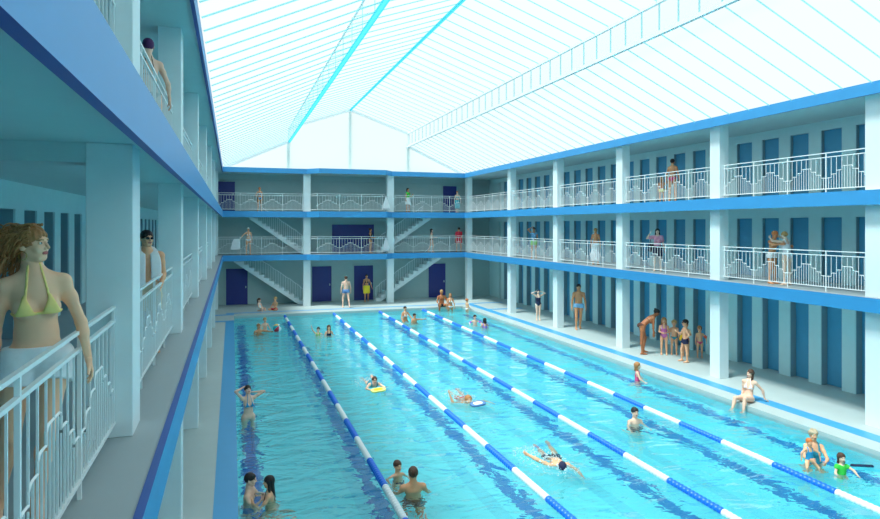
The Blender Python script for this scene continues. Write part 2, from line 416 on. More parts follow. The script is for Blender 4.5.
stairs(4.15, 0.1, 0.0, L1-.2, 'lower pale staircase rising to the left behind the seated children, far end')
stairs(4.3, 1.0, L1, L2-.2, 'upper left pale staircase climbing to the top gallery behind the far end railing')
stairs(8.6, 12.9, 0.0, L1-.2, 'lower right staircase rising to the right behind the far column, ground level')
stairs(8.7, 12.2, L1, L2-.2, 'upper right staircase climbing to the top gallery beside the woman with dark hair')

# ------------------------------------------------------------------ lane ropes
def float_mesh(L, mt):
    m = MB(); n = round(L/0.1); pts = []; rr = []
    for i in range(n):
        y = i*L/n; q = L/n
        pts += [(0, y+0.001, 0), (0, y+0.012, 0), (0, y+q*0.5, 0), (0, y+q-0.012, 0)]; rr += [0.045, 0.066, 0.072, 0.066]
    pts.append((0, L-0.001, 0)); rr.append(0.045)
    m.tube(pts, rr, 12); return m.mesh('float_section', mt, True)
SEG = 1.4; fb = float_mesh(SEG-0.01, M['fblue']); fw = float_mesh(SEG-0.01, M['fwhite'])
cab = MB(); cab.tube([(0, 0, 0), (0, PY1-Y0, 0)], 0.008, 6); cabm = cab.mesh('cable', M['fwhite'])
for x, lb in ((2.7, 'leftmost blue and white lane rope, nearest the left gallery'), (5.33, 'second blue and white lane rope from the left pool edge'),
              (7.9, 'third lane rope from the left, passing beside the crawling swimmer in the black cap'), (10.45, 'rightmost blue and white lane rope, nearest the right gallery')):
    r = empty('lane_rope', (x, Y0, -0.085)); tag(r, lb, 'lane rope', 'lane ropes')
    link('cable', cabm, r)
    k = 0; y = 8.64-SEG*9
    while y < PY1-0.4:
        L = min(SEG, PY1-0.25-y); me = fb if k % 2 == 1 else fw
        if y > Y0: 
            o = link('float_section', me, r, loc=(0, y-Y0, 0))
            if L < SEG: o.scale.y = L/SEG
        y += SEG; k += 1

# ================================================================== people
# bodies are grown from signed-distance shapes and meshed with surface nets
def V3(*a): return np.array(a, float)
def nrm(v): v = np.array(v, float); return v/np.linalg.norm(v)
def orth(f, u):                 # make f perpendicular to u
    f = np.array(f, float); f = f-u*np.dot(f, u)
    if np.linalg.norm(f) < 1e-3: f = V3(0, 1, 0)-u*u[1]
    if np.linalg.norm(f) < 1e-3: f = V3(1, 0, 0)
    return nrm(f)
class Field:
    def __init__(s, lo, hi, h):
        s.lo = np.array(lo, float); s.h = h; s.n = np.ceil((np.array(hi)-s.lo)/h).astype(int)+1
        s.g = np.full(s.n, 1.0, np.float32)
        s.ax = [s.lo[i]+h*np.arange(s.n[i]) for i in range(3)]
    def sub(s, lo, hi, mg):
        i0 = np.clip(np.floor((np.array(lo)-mg-s.lo)/s.h).astype(int), 0, s.n); i1 = np.clip(np.ceil((np.array(hi)+mg-s.lo)/s.h).astype(int)+1, 0, s.n)
        if np.any(i1 <= i0): return None, None
        sl = tuple(slice(a, b) for a, b in zip(i0, i1))
        P = np.stack(np.meshgrid(s.ax[0][sl[0]], s.ax[1][sl[1]], s.ax[2][sl[2]], indexing='ij'), -1)
        return sl, P
    def union(s, sl, d, k):
        a = s.g[sl]
        if k > 0:
            hh = np.clip(0.5+0.5*(a-d)/k, 0, 1); s.g[sl] = a*(1-hh)+d*hh-k*hh*(1-hh)
        else: s.g[sl] = np.minimum(a, d)
    def carve(s, sl, d, k):
        a = s.g[sl]; d = -d; hh = np.clip(0.5-0.5*(a-d)/k, 0, 1); s.g[sl] = a*(1-hh)+d*hh+k*hh*(1-hh)
    def prim(s, p, inf=0.0, carve=False):
        k = p.get('k', 0.03); mg = max(k, 3*s.h)+abs(inf)+0.02
        if p['t'] == 'cap':
            a, b, r1, r2 = p['a'], p['b'], p['r1']+inf, p['r2']+inf; r = max(r1, r2)
            sl, P = s.sub(np.minimum(a, b)-r, np.maximum(a, b)+r, mg)
            if sl is None: return
            ba = b-a; t = np.clip(((P-a)@ba)/max(ba@ba, 1e-9), 0, 1)
            q = P-a-t[..., None]*ba
            if 'flat' in p:     # flatten across axis n by factor f
                nv, f = p['flat']; c = q@nv; q = q+np.multiply.outer(c*(f-1), nv)
            d = np.sqrt((q*q).sum(-1))-(r1+(r2-r1)*t)
        else:
            c, R, rad = p['c'], p.get('R', np.eye(3)), np.array(p['rad'])+inf; m = rad.max()
            sl, P = s.sub(c-m, c+m, mg)
            if sl is None: return
            q = (P-c)@R.T                      # rows of R are the local axes
            k0 = np.sqrt(((q/rad)**2).sum(-1)); k1 = np.sqrt(((q/rad**2)**2).sum(-1))+1e-9
            d = k0*(k0-1)/k1
        (s.carve if carve else s.union)(sl, d.astype(np.float32), k)
    def region(s, fn):                          # keep only where fn(P) < 0
        P = np.stack(np.meshgrid(*s.ax, indexing='ij'), -1); s.g = np.maximum(s.g, fn(P).astype(np.float32))
    def nets(s):
        g = s.g; g[0] = g[-1] = 1; g[:, 0] = g[:, -1] = 1; g[:, :, 0] = g[:, :, -1] = 1
        ins = g < 0; n = s.n
        cnt = np.zeros(n-1, np.int32); acc = np.zeros(tuple(n-1)+(3,), np.float32)
        for ax in range(3):
            o = [a for a in range(3) if a != ax]
            A = [slice(None)]*3; B = [slice(None)]*3; A[ax] = slice(0, -1); B[ax] = slice(1, None)
            ga, gb = g[tuple(A)], g[tuple(B)]; cr = (ga < 0) != (gb < 0)
            den = np.where(cr, ga-gb, 1); t = np.where(cr, ga/den, 0).astype(np.float32)
            for i in (0, 1):
                for j in (0, 1):
                    S = [slice(None)]*3; S[o[0]] = slice(i, n[o[0]]-1+i); S[o[1]] = slice(j, n[o[1]]-1+j); S = tuple(S)
                    c = cr[S]; cnt += c
                    acc[..., ax] += np.where(c, t[S], 0); acc[..., o[0]] += c*i; acc[..., o[1]] += c*j
        act = cnt > 0; idx = np.full(n-1, -1, np.int32); idx[act] = np.arange(act.sum())
        ijk = np.argwhere(act).astype(np.float32); V = s.lo+(ijk+acc[act]/cnt[act][:, None])*s.h
        F = []
        for ax in range(3):
            o = [(ax+1) % 3, (ax+2) % 3]
            A = [slice(1, -1)]*3; B = [slice(1, -1)]*3; A[ax] = slice(0, -1); B[ax] = slice(1, None)
            a = ins[tuple(A)]; b = ins[tuple(B)]
            for flip, cond in ((0, a & ~b), (1, ~a & b)):
                p = np.argwhere(cond)
                if not len(p): continue
                off = np.ones(3, int); off[ax] = 0; p = p+off
                q = []
                for di, dj in ((0, 0), (1, 0), (1, 1), (0, 1)):
                    r = p.copy(); r[:, o[0]] -= 1-di; r[:, o[1]] -= 1-dj; q.append(idx[r[:, 0], r[:, 1], r[:, 2]])
                q = np.stack(q, 1); F.append(q[:, ::-1] if flip else q)
        F = np.concatenate(F) if F else np.zeros((0, 4), int)
        return V, F[(F >= 0).all(1)]
def np_mesh(name, V, F, mi=None, mats=(), smooth=True):
    me = bpy.data.meshes.new(name); me.vertices.add(len(V)); me.vertices.foreach_set('co', np.asarray(V, np.float32).ravel())
    me.loops.add(len(F)*4); me.polygons.add(len(F))
    me.loops.foreach_set('vertex_index', np.asarray(F, np.int32).ravel()); me.polygons.foreach_set('loop_start', np.arange(0, len(F)*4, 4, dtype=np.int32))
    for m in mats: me.materials.append(m)
    if mi is not None: me.polygons.foreach_set('material_index', np.asarray(mi, np.int32))
    me.polygons.foreach_set('use_smooth', np.ones(len(F), bool)); me.update(calc_edges=True); me.validate(); return me
def cap(a, b, r1, r2=None, k=0.03, **kw): return dict(t='cap', a=np.array(a, float), b=np.array(b, float), r1=r1, r2=r1 if r2 is None else r2, k=k, **kw)
def ell(c, rad, R=None, k=0.03): return dict(t='ell', c=np.array(c, float), rad=rad, R=np.eye(3) if R is None else R, k=k)

HEADC = {}
def head_mesh(sex, h, open_mouth=False):
    key = (sex, h)
    if key in HEADC: return HEADC[key]
    f = Field((-.11, -.13, -.2), (.11, .15, .14), h); k = 0.02; w = {'m': 1.05, 'f': 0.97, 'c': 1.0}[sex]
    f.prim(ell((0, -.014, .028), (.074*w, .094, .088), k=k)); f.prim(ell((0, .022, -.03), (.058*w, .068, .082), k=k))
    f.prim(ell((0, .050, -.088), (.026*w+(.006 if sex == 'm' else 0), .026, .020), k=.03))
    for sx in (-1, 1):
        f.prim(cap((sx*.050*w, .0, -.05), (sx*.024, .05, -.088), .018, .014, k=.025))
        f.prim(ell((sx*.036, .058, -.030), (.022, .020, .020), k=.02))
    f.prim(cap((-.032, .079, .026), (.032, .079, .026), .009, k=.015))
    for sx in (-1, 1): f.prim(ell((sx*.030, .094, .006), (.017, .016, .012), k=.012), carve=True)
    f.prim(cap((0, .086, .014), (0, .106, -.026), .006, .009, k=.010)); f.prim(cap((-.010, .092, -.030), (.010, .092, -.030), .008, k=.008))
    for sx in (-1, 1): f.prim(ell((sx*.030, .0735, .005), (.0125, .0125, .0125), k=.002))
    f.prim(cap((-.017, .083, -.053), (.017, .083, -.053), .0055, k=.005)); f.prim(cap((-.015, .082, -.062), (.015, .082, -.062), .007, k=.005))
    for sx in (-1, 1):
        R = np.array([(math.cos(.35*sx), math.sin(.35*sx), 0), (-math.sin(.35*sx), math.cos(.35*sx), 0), (0, 0, 1)])
        f.prim(ell((sx*.076*w, -.012, -.008), (.008, .019, .030), R, k=.006))
    nr = {'m': .058, 'f': .046, 'c': .046}[sex]
    f.prim(cap((0, -.015, -.06), (0, -.030, -.165), nr, nr, k=.03))
    V, F = f.nets(); c = V[F].mean(1); mi = np.zeros(len(F), int)
    for sx in (-1, 1):
        d = np.linalg.norm(c-V3(sx*.030, .0735, .005), axis=1); e = (d < .0142) & (c[:, 1] > .077) & (abs(c[:, 2]-.005) < .0062); mi[e] = 1
        mi[e & (np.hypot(c[:, 0]-sx*.030, c[:, 2]-.005) < .0062)] = 2
        b = (abs(c[:, 0]-sx*.031) < .018) & (abs(c[:, 2]-(.026-abs(abs(c[:, 0])-.03)*.15)) < .0042) & (c[:, 1] > .06); mi[b] = 4
    lp = (abs(c[:, 0]) < .024) & (abs(c[:, 2]+.0575) < .0125-abs(c[:, 0])*.22) & (c[:, 1] > .078); mi[lp] = 3
    HEADC[key] = (V, F, mi); return HEADC[key]

HANDC = {}
def hand_mesh(kind, h):
    key = (kind, h)
    if key in HANDC: return HANDC[key]
    curl = {'relax': 22, 'flat': 6, 'grip': 68}[kind]
    f = Field((-.09, -.03, -.10), (.06, .205, .04), h)
    kx = [-.030, -.010, .010, .029]; ln = [.070, .078, .072, .056]
    for i in range(4): f.prim(cap((kx[i]*.55, .005, 0), (kx[i], .088-abs(i-1.2)*.004, 0.002), .0145, .0105, k=.012))
    f.prim(cap((-.016, .0, 0), (.016, 0, 0), .0185, k=.01)); f.prim(cap((-.012, .015, -.006), (-.030, .045, -.010), .016, .013, k=.012))
    for i in range(4):
        p = V3(kx[i], .088-abs(i-1.2)*.004, 0.002); a = math.radians(curl*.5); sp = kx[i]*2.6*(0.6 if kind == 'grip' else 1)
        for q, (fr, r1, r2) in enumerate(((.46, .0085, .0078), (.30, .0078, .007), (.24, .007, .006))):
            d = nrm((math.sin(sp*1.2)*math.cos(a), math.cos(a), -math.sin(a))); e = p+d*ln[i]*fr
            f.prim(cap(p, e, r1, r2, k=.002)); p = e; a += math.radians(curl)
    p = V3(-.030, .040, -.010); a0 = {'relax': (-.45, .80, -.30), 'flat': (-.72, .68, -.1), 'grip': (.05, .7, -.75)}[kind]
    e = p+nrm(V3(-.55, .75, -.25) if kind != 'flat' else V3(-.8, .6, -.1))*.036; f.prim(cap(p, e, .012, .010, k=.008)); e2 = e+nrm(a0)*.030; f.prim(cap(e, e2, .010, .0075, k=.003))
    V, F = f.nets(); HANDC[key] = (V, F); return HANDC[key]

HAIRC = {}
def hair_mesh(kind, h):
    key = (kind, h)
    if key in HAIRC: return HAIRC[key]
    f = Field((-.2, -.3, -.42), (.2, .17, .2), h)
    swim = kind == 'cap'
    f.prim(ell((0, -.016, .030), (.081, .101, .092) if swim else (.086, .106, .098)))
    if kind in ('curly',):
        for i in range(60):
            a = rng.rand()*2*PI; z = rng.rand()*1.5-.5; q = math.sqrt(max(0, 1-z*z)); f.prim(ell((.084*q*math.cos(a), -.016+.1*q*math.sin(a), .03+.095*z), (.02, .02, .02), k=.01))
    # open the face
    f.prim(ell((0, .105, -.045), (.070, .075, .098), k=.012), carve=True)
    f.region(lambda P: np.where(P[..., 1] > -.03, -.02-P[..., 2]+(P[..., 1]+.03)*.5, -.075-P[..., 2]+(0.02 if swim else 0)))
    if kind in ('long', 'longfront', 'pony', 'bob'):
        e = -.30 if kind.startswith('long') else (-.24 if kind == 'pony' else -.13)
        if kind == 'pony': f.prim(cap((0, -.105, .05), (0, -.125, -.02), .03, .032)); f.prim(cap((0, -.125, -.02), (0, -.12, e), .032, .012))
        else:
            f.prim(cap((0, -.05, .02), (0, -.075, e), .075, .055, k=.04, flat=(V3(0, 1, 0), 1.5)))
            for sx in (-1, 1):
                f.prim(cap((sx*.074, -.005, .03), (sx*.080, -.015, -.12), .022, .02)); f.prim(cap((sx*.080, -.015, -.12), (sx*(.085 if kind != 'longfront' else .07), -.03 if kind != 'longfront' else .05, e*.9), .022, .016))
    if kind == 'bun': f.prim(cap((0, -.09, .075), (0, -.115, .085), .036, .03))
    if kind == 'tied': f.prim(cap((0, -.11, .0), (0, -.12, -.01), .032, .028))
    V, F = f.nets()
    if not swim: V = V+0.003*np.stack([np.sin(V[:, 1]*190+V[:, 2]*40), np.sin(V[:, 0]*210+V[:, 2]*30), np.sin(V[:, 0]*170+V[:, 1]*150)], 1)
    HAIRC[key] = (V, F); return HAIRC[key]

DEF = dict(pu=(0,0,1), pf=(0,1,0), cu=None, cf=None, hu=None, hf=None,
           RU=(.18,-.02,-1), RL=(.10,.12,-1), LU=(-.18,-.02,-1), LL=(-.10,.12,-1),
           RT=(.05,.02,-1), RC=(.02,-.04,-1), LT=(-.05,.02,-1), LC=(-.02,-.04,-1), RF=None, LF=None,
           rh='relax', lh='relax', RH=None, LH=None, RP=None, LP=None)
def build_fig(sex, pose, child=0.0):
    """returns prims by name, joints; nominal adult 1.75 tall; child 0..1 shortens limbs, enlarges the head"""
    p = dict(DEF); p.update(pose); f = sex == 'f'
    pu = nrm(p['pu']); pf = orth(p['pf'], pu); ps = np.cross(pf, pu)
    cu = nrm(p['cu'] if p['cu'] is not None else pu); cf = orth(p['cf'] if p['cf'] is not None else pf, cu); cs = np.cross(cf, cu)
    hu = nrm(p['hu'] if p['hu'] is not None else (cu+V3(0,0,.6))); hf = orth(p['hf'] if p['hf'] is not None else cf, hu); hs = np.cross(hf, hu)
    lim = 1-0.12*child; hsc = (1.0 if not f else .96)*(1+0.38*child)
    sw = (.182 if not f else .152)*(1-.12*child); hw = .088 if not f else .092
    J = {'pel': V3(0, 0, 0), 'ps': ps, 'pf': pf, 'pu': pu, 'cs': cs, 'cf': cf, 'cu': cu}
    J['hipR'] = ps*hw-pu*.02; J['hipL'] = -ps*hw-pu*.02
    waist = pu*.14; J['waist'] = waist; chest = waist+nrm(cu+pu*.3)*.16; J['chest'] = chest; neck = chest+cu*.215; J['neck'] = neck
    J['shR'] = chest+cu*.138+cs*sw; J['shL'] = chest+cu*.138-cs*sw
    for s_ in 'RL':
        sg = 1 if s_ == 'R' else -1
        up = nrm(p[s_+'U']); lo = nrm(p[s_+'L']); sh = J['sh'+s_]
        rise = max(0, up[2]*.5+.2)*.05; sh = sh+cu*rise; J['sh'+s_] = sh
        J['el'+s_] = sh+up*.285*lim; J['wr'+s_] = J['el'+s_]+lo*.245*lim; J['ud'+s_] = up; J['ld'+s_] = lo
        th = nrm(p[s_+'T']); ca = nrm(p[s_+'C']); J['td'+s_] = th
        J['kn'+s_] = J['hip'+s_]+th*.448*lim; J['an'+s_] = J['kn'+s_]+ca*.432*lim; J['cd'+s_] = ca
        ff = p[s_+'F']; ff = orth(pf, V3(0, 0, 1)) if ff is None else nrm(ff); J['ft'+s_] = ff
    J['head'] = neck+nrm(cu*.7+hu*.3)*.035+hu*(.128*hsc); J['H'] = (hs, hf, hu, hsc)
    Rp = np.stack([ps, pf, pu]); Rc = np.stack([cs, cf, cu]); fat = 1+.08*child
    Q = {}
    Q['pelvis'] = [ell(pu*.0, (.148 if not f else .155, .098 if not f else .105, .105), Rp, .03)]
    Q['glutes'] = [ell(ps*(sg*.068)-pf*.055-pu*.045, (.078, .070, .082), Rp, .03) for sg in (-1, 1)]
    Q['belly'] = [ell(pu*.11+pf*.0, (.132 if not f else .118, .088*fat, .11), Rp, .05), ell(waist+cu*.04, (.128 if not f else .106, .084*fat, .10), Rc, .05)]
    Q['chest'] = [ell(chest+cu*.015, (.150 if not f else .128, .098, .150), Rc, .05), ell(chest+cu*.10, (.150 if not f else .125, .085, .085), Rc, .05)]
    if f and child < .4: Q['breasts'] = [ell(chest+cs*(sg*.068)+cf*.078-cu*.005, (.056, .052, .056), Rc, .025) for sg in (-1, 1)]
    elif child < .4: Q['breasts'] = [ell(chest+cs*(sg*.068)+cf*.055+cu*.03, (.070, .042, .055), Rc, .03) for sg in (-1, 1)]
    else: Q['breasts'] = []
    Q['should'] = [cap(chest+cu*.190-cf*.012, J['sh'+s_]-cu*.008, .050, .044 if f else .054, k=.05) for s_ in 'RL'] + [cap(chest+cu*.16, neck+cu*.02-cf*.015, .075, .050 if f else .060, k=.03)]
    Q['neck'] = [cap(neck-cu*.02-cf*.012, J['head']-hu*.05*hsc-hf*.02, .048 if f else .058, .045 if f else .054, k=.03)]
    for s_ in 'RL':
        a = .88 if f else 1.06; a *= fat*(1-.1*child); up, el, wr = J['sh'+s_], J['el'+s_], J['wr'+s_]
        Q['ua'+s_] = [cap(up, el, .046*a, .036*a, k=.03), ell(up*.6+el*.4, (.0415*a,)*3, k=.03)]
        Q['la'+s_] = [cap(el, wr, .037*a, .024*a, k=.02), ell(el*.75+wr*.25, (.0355*a,)*3, k=.03)]
        hip, kn, an = J['hip'+s_], J['kn'+s_], J['an'+s_]; sg = 1 if s_ == 'R' else -1
        Q['th'+s_] = [cap(hip, kn, .086 if not f else .089, .052, k=.025), ell(hip*.7+kn*.3, (.077 if not f else .080,)*3, k=.04)]
        ff = J['ft'+s_]; bk = -orth(ff, J['cd'+s_]) if abs(np.dot(ff, J['cd'+s_])) < .95 else pf*0
        Q['ca'+s_] = [cap(kn, an, .051, .033, k=.025), ell(kn*.7+an*.3+bk*.018, (.0465,)*3, k=.04)]
        dn = -orth(-J['cd'+s_], ff); sd = np.cross(ff, dn); fl = dict(flat=(dn, 1.35))
        sole = an+dn*.045
        Q['ft'+s_] = [cap(an, sole-ff*.045-dn*.012, .034, .032, k=.03), cap(an+dn*.01, sole+ff*.12, .036, .022, k=.03)]+\
                     [cap(sole+ff*.03+sd*(q*.02), sole+ff*(.165-abs(q-.0)*.008)+sd*(q*.026)+dn*.004, .022, .012, k=.015) for q in (-1, -.4, .3, 1)]
    return p, J, Q
BODY = ['pelvis','glutes','belly','chest','breasts','should','neck','uaR','uaL','laR','laL','thR','thL','caR','caL','ftR','ftL']
def bounds(prims, mg):
    lo = np.min([np.minimum(q['a'], q['b'])-max(q['r1'], q['r2']) if q['t'] == 'cap' else q['c']-max(q['rad']) for q in prims], 0)-mg
    hi = np.max([np.maximum(q['a'], q['b'])+max(q['r1'], q['r2']) if q['t'] == 'cap' else q['c']+max(q['rad']) for q in prims], 0)+mg
    return lo, hi
def trunc(J, s_, t, r1=.090, r2=.058, k=.03):         # thigh cut at fraction t
    a, b = J['hip'+s_], J['kn'+s_]; e = a+(b-a)*t; return cap(a, e, r1, r1+(r2-r1)*t, k=k)
def garment(kind, J, Q, h, arg=None):
    """returns V,F in figure space"""
    pu, pf, ps, cu, cf, cs = (J[k] for k in ('pu','pf','ps','cu','cf','cs'))
    dot = lambda P, v: P@v
    def legcut(P, ht=.0, w=1.0):                 # high-cut leg holes
        r = np.full(P.shape[:-1], -1.0)
        for s_, sg in (('R', 1), ('L', -1)):
            n = nrm(J['td'+s_]*1.0+ps*sg*w); c = -pu*(.115-ht)+ps*sg*.018
            ins = (P@ps)*sg > -.0
            r = np.where(ins, np.maximum(r, (P-c)@n), r)
        return r
    if kind in ('briefs', 'bikini_bottom'):
        pr = Q['pelvis']+Q['glutes']+Q['belly'][:1]+[trunc(J, 'R', .5), trunc(J, 'L', .5)]; inf = .009
        top = arg if arg is not None else (.045 if kind == 'briefs' else .02)
        reg = lambda P: np.maximum(P@pu-top, legcut(P, 0, .9 if kind == 'briefs' else 0.75))
    elif kind in ('trunks', 'shorts'):
        t = arg or .35
        pr = Q['pelvis']+Q['glutes']+Q['belly'][:1]+[trunc(J, s_, t+.12, .098, .075, .02) for s_ in 'RL']+[ell(J['hip'+s_]*.7+J['kn'+s_]*.3, (.09,)*3, k=.03) for s_ in 'RL']; inf = .014
        def reg(P):
            r = P@pu-.06
            for s_, sg in (('R', 1), ('L', -1)):
                ins = (P@ps)*sg > 0; r = np.where(ins, np.maximum(r, (P-J['hip'+s_])@J['td'+s_]-.448*t), r)
            return r
    elif kind == 'bikini_top':
        pr = Q['breasts']+Q['chest']+Q['belly'][1:]+Q['should']; inf = .008; c = J['chest']
        def reg(P):
            q = P-c; u = q@cu; r = abs(u+.035)-.008
            for sg in (-1, 1):
                b = q-cs*(sg*.068)-cf*.08; bu = b@cu; bs = (b@cs)*sg
                tri = np.maximum(-.042-bu, np.maximum(abs(bs)*1.0-.052+(bu+.04)*.42, bu-.075)); tri = np.where((q@cf) > .02, tri, 1)
                a = cs*(sg*.065)+cf*.10+cu*.03; e = cs*(sg*.035)+cu*.23-cf*.03; ba = e-a; t = np.clip(((q-a)@ba)/(ba@ba), 0, 1); d = np.linalg.norm(q-a-t[..., None]*ba, axis=-1)
                r = np.minimum(r, np.minimum(tri, np.where(u > .02, np.abs((q-a)@nrm(np.cross(ba, cf)))-.007, 1)+np.where((q@cs)*sg > 0, 0, 1)))
            return r
    elif kind in ('swimsuit', 'tanksuit'):
        pr = sum([Q[k] for k in ('pelvis','glutes','belly','chest','breasts','should')], [])+[trunc(J, 'R', .5), trunc(J, 'L', .5)]; inf = .010; c = J['chest']
        def reg(P):
            q = P-c; u = q@cu; s2 = abs(q@cs)
            top = np.minimum(u-.055, np.maximum(abs(s2-.085)-.022, u-.24)); side = s2-.128
            return np.maximum(np.maximum(top, np.where(u > -.02, side, -1)), np.where(P@pu < .03, legcut(P, 0, 1.0), -1))
    elif kind in ('shirt', 'robe', 'vest'):
        pr = sum([Q[k] for k in ('belly','chest','breasts','should','pelvis')], []); sl = arg if arg is not None else .6; c = J['chest']
        if sl > 0:
            for s_ in 'RL': a, b = J['sh'+s_], J['el'+s_]; pr = pr+[cap(a, a+(b-a)*sl, .055, .058, k=.03)]
            if sl > 1:
                for s_ in 'RL': a, b = J['el'+s_], J['wr'+s_]; pr = pr+[cap(a, a+(b-a)*(sl-1), .05, .045, k=.03)]
        inf = .018; bot = -.06 if kind != 'vest' else .04
        if kind == 'robe': pr = pr+Q['glutes']+[trunc(J, s_, .7, .12, .10, .06) for s_ in 'RL']; bot = -.32
        def reg(P):
            q = P-c; r = np.maximum(bot-P@pu, (q@cu)-.20)
            neck = .075-np.linalg.norm(q-cu*.21-cf*.03, axis=-1); return np.maximum(r, neck)
    elif kind in ('skirt', 'dress', 'sarong'):
        t = arg or .6; d = nrm(J['tdR']+J['tdL']); L = .448*t; top = .08; c = J['chest']
        pr = Q['pelvis']+Q['glutes']+Q['belly'][:1]+[trunc(J, s_, min(t, 1)+.1, .10, .10, .08) for s_ in 'RL']
        if t > 1: pr += [cap(J['kn'+s_], J['kn'+s_]+(J['an'+s_]-J['kn'+s_])*(t-.9), .095, .10, k=.08) for s_ in 'RL']; 
        pr += [cap(-pu*.05, (J['hipR']+J['hipL'])/2+d*L*.95, .10, .14, k=.06)]; inf = .012
        if kind == 'dress': pr += Q['belly']+Q['chest']+Q['breasts']; top = .40
        dd = d if t <= 1 else V3(0, 0, -1)
        def reg(P):
            r = np.maximum(P@pu-top, P@dd-L-.03)
            if kind == 'sarong': r = np.maximum(r, -(abs(np.arctan2(P@ps-.04, P@pf)-.2)-.12)*.2*np.where(P@pu < -.05, 1, -1)) if False else r
            return r
    f = Field(*bounds(pr, .06), h)
    for q in pr: f.prim(q, inf)
    f.region(reg)
    V, F = f.nets()
    if kind in ('skirt', 'dress', 'sarong', 'robe'):
        a = np.arctan2(V@pf, V@ps); w = np.clip(-(V@pu)/.3, 0, 1)*.010; V = V+np.outer(np.sin(a*13)*w, ps)+np.outer(np.cos(a*11)*w, pf)
    return V, F

GN = {'briefs': 'swim_briefs', 'trunks': 'swim_trunks', 'shorts': 'shorts', 'bikini_top': 'bikini_top', 'bikini_bottom': 'bikini_bottom', 'swimsuit': 'swimsuit',
      'shirt': 'shirt', 'robe': 'robe', 'vest': 'vest', 'skirt': 'skirt', 'dress': 'dress', 'sarong': 'sarong'}
FIG = {}
def person(label, x, y, z0, face, height, sex='f', child=0.0, pose={}, mode='feet', hair='short', hc='brown', sk='sk_warm', wear=(), shades=None, h=.015, hh=None, group=None, name='person'):
    p, J, Q = build_fig(sex, pose, child)
    pr = sum([Q[k] for k in BODY], [])
    f = Field(*bounds(pr, .05), h)
    for q in pr: f.prim(q)
    V, F = f.nets(); mi = np.zeros(len(F), int)
    parts = [(V, F, mi)]
    hs, hf, hu, hsc = J['H']; RM = np.stack([hs, hf, hu])*hsc
    hx = (lambda W: J['head']+W@RM)
    hV, hF, hm = head_mesh('c' if child > .4 else sex, .0045 if h > .01 else .0028); parts.append((hx(hV), hF, hm))
    for s_ in 'RL':
        sg = 1 if s_ == 'R' else -1
        d = nrm(p[s_+'H']) if p[s_+'H'] is not None else J['ld'+s_]
        pn = p[s_+'P']; pn = -J['cs']*sg if pn is None else np.array(pn, float); pn = orth(pn, d); Z = -pn; X = np.cross(d, Z)
        hV, hF = hand_mesh(p['rh' if s_ == 'R' else 'lh'], .0038 if h > .01 else .0028); hV = hV*((1-.15*child)*(.92 if sex == 'f' else 1.02)); hF2 = hF
        if s_ == 'L': hV = hV*V3(-1, 1, 1); hF2 = hF[:, ::-1]
        parts.append((J['wr'+s_]-d*.008+hV@np.stack([X, d, Z]), hF2, np.zeros(len(hF), int)))
    o = 0; VV = []; FF = []; MM = []
    for a, b, c in parts: VV.append(a); FF.append(b+o); MM.append(c); o += len(a)
    VV = np.concatenate(VV); FF = np.concatenate(FF); MM = np.concatenate(MM)
    # standing height of this build (straight pose)
    _, J0, _ = build_fig(sex, {}, child); top = J0['head'][2]+.118*J0['H'][3]; bot = J0['anR'][2]-.075; S = height/(top-bot)
    zmin = VV[:, 2].min(); zmax = VV[:, 2].max()
    if mode == 'feet':
        low = VV[VV[:, 2] < zmin+.06]; anc = V3(low[:, 0].mean(), low[:, 1].mean(), zmin)
    elif mode == 'pelvis': anc = V3(0, 0, -.105)
    elif mode == 'top': anc = V3(J['head'][0], J['head'][1], zmax)
    T = lambda W: (W-anc)*S
    ang = math.atan2(-face[0], face[1])
    me = np_mesh(name, T(VV), FF, MM, [M[sk], M['eye'], M['iris'], M['lips'], M['h_'+(hc if hc in HC else 'brown')]])
    ob = link(name, me, loc=(x, y, z0), rz=ang); tag(ob, label, 'person', group)
    if hair:
        hm_, hF = hair_mesh(hair, hh or (.008 if h > .01 else .005)); V2 = hx(hm_)
        swim = hair == 'cap'
        link('swim_cap' if swim else 'hair', np_mesh('hair', T(V2), hF, None, [M['c_'+hc] if swim else M['h_'+hc]]), ob)
    for w_ in wear:
        kind, col = w_[0], w_[1]; gv, gf = garment(kind, J, Q, min(h, .012) if kind == 'bikini_top' else h, w_[2] if len(w_) > 2 else None)
        if len(gf): link(GN[kind], np_mesh(kind, T(gv), gf, None, [M['c_'+col]]), ob)
    if shades:
        mb = MB()
        for sx in (-1, 1):
            n = 14; ring = [(sx*.031+.024*math.cos(2*PI*i/n), .0, .004+.016*math.sin(2*PI*i/n)) for i in range(n)]
            c0 = [hx(V3(a, .094-abs(a)*.25, b)) for a, _, b in ring]; c1 = [hx(V3(a, .088-abs(a)*.25, b)) for a, _, b in ring]
            mb.add([T(v) for v in c0+c1], [tuple(range(n)), tuple(range(2*n-1, n-1, -1))]+[(i, i+n, (i+1) % n+n, (i+1) % n) for i in range(n)], 0)
            mb.tube([T(hx(V3(sx*.05, .082, .006))), T(hx(V3(sx*.078, .04, .006))), T(hx(V3(sx*.084, -.01, .004)))], .0035*S*hsc, 6, 1)
        mb.tube([T(hx(V3(-.012, .097, .008))), T(hx(V3(.012, .097, .008)))], .003*S*hsc, 6, 1)
        mb.build('sunglasses' if shades == 'sun' else 'goggles', [M['lens'], M['lens'] if shades == 'sun' else M['c_pink' if shades == 'pink' else 'c_navy']], ob)
    FIG[label] = (ob, J, T, hx, S); return ob
def world_pt(label, v):       # figure-space point to world
    ob, J, T, hx, S = FIG[label]; q = T(np.array(v, float)); a = ob.rotation_euler.z; c, s = math.cos(a), math.sin(a)
    return Vector((ob.location.x+c*q[0]-s*q[1], ob.location.y+s*q[0]+c*q[1], ob.location.z+q[2]))

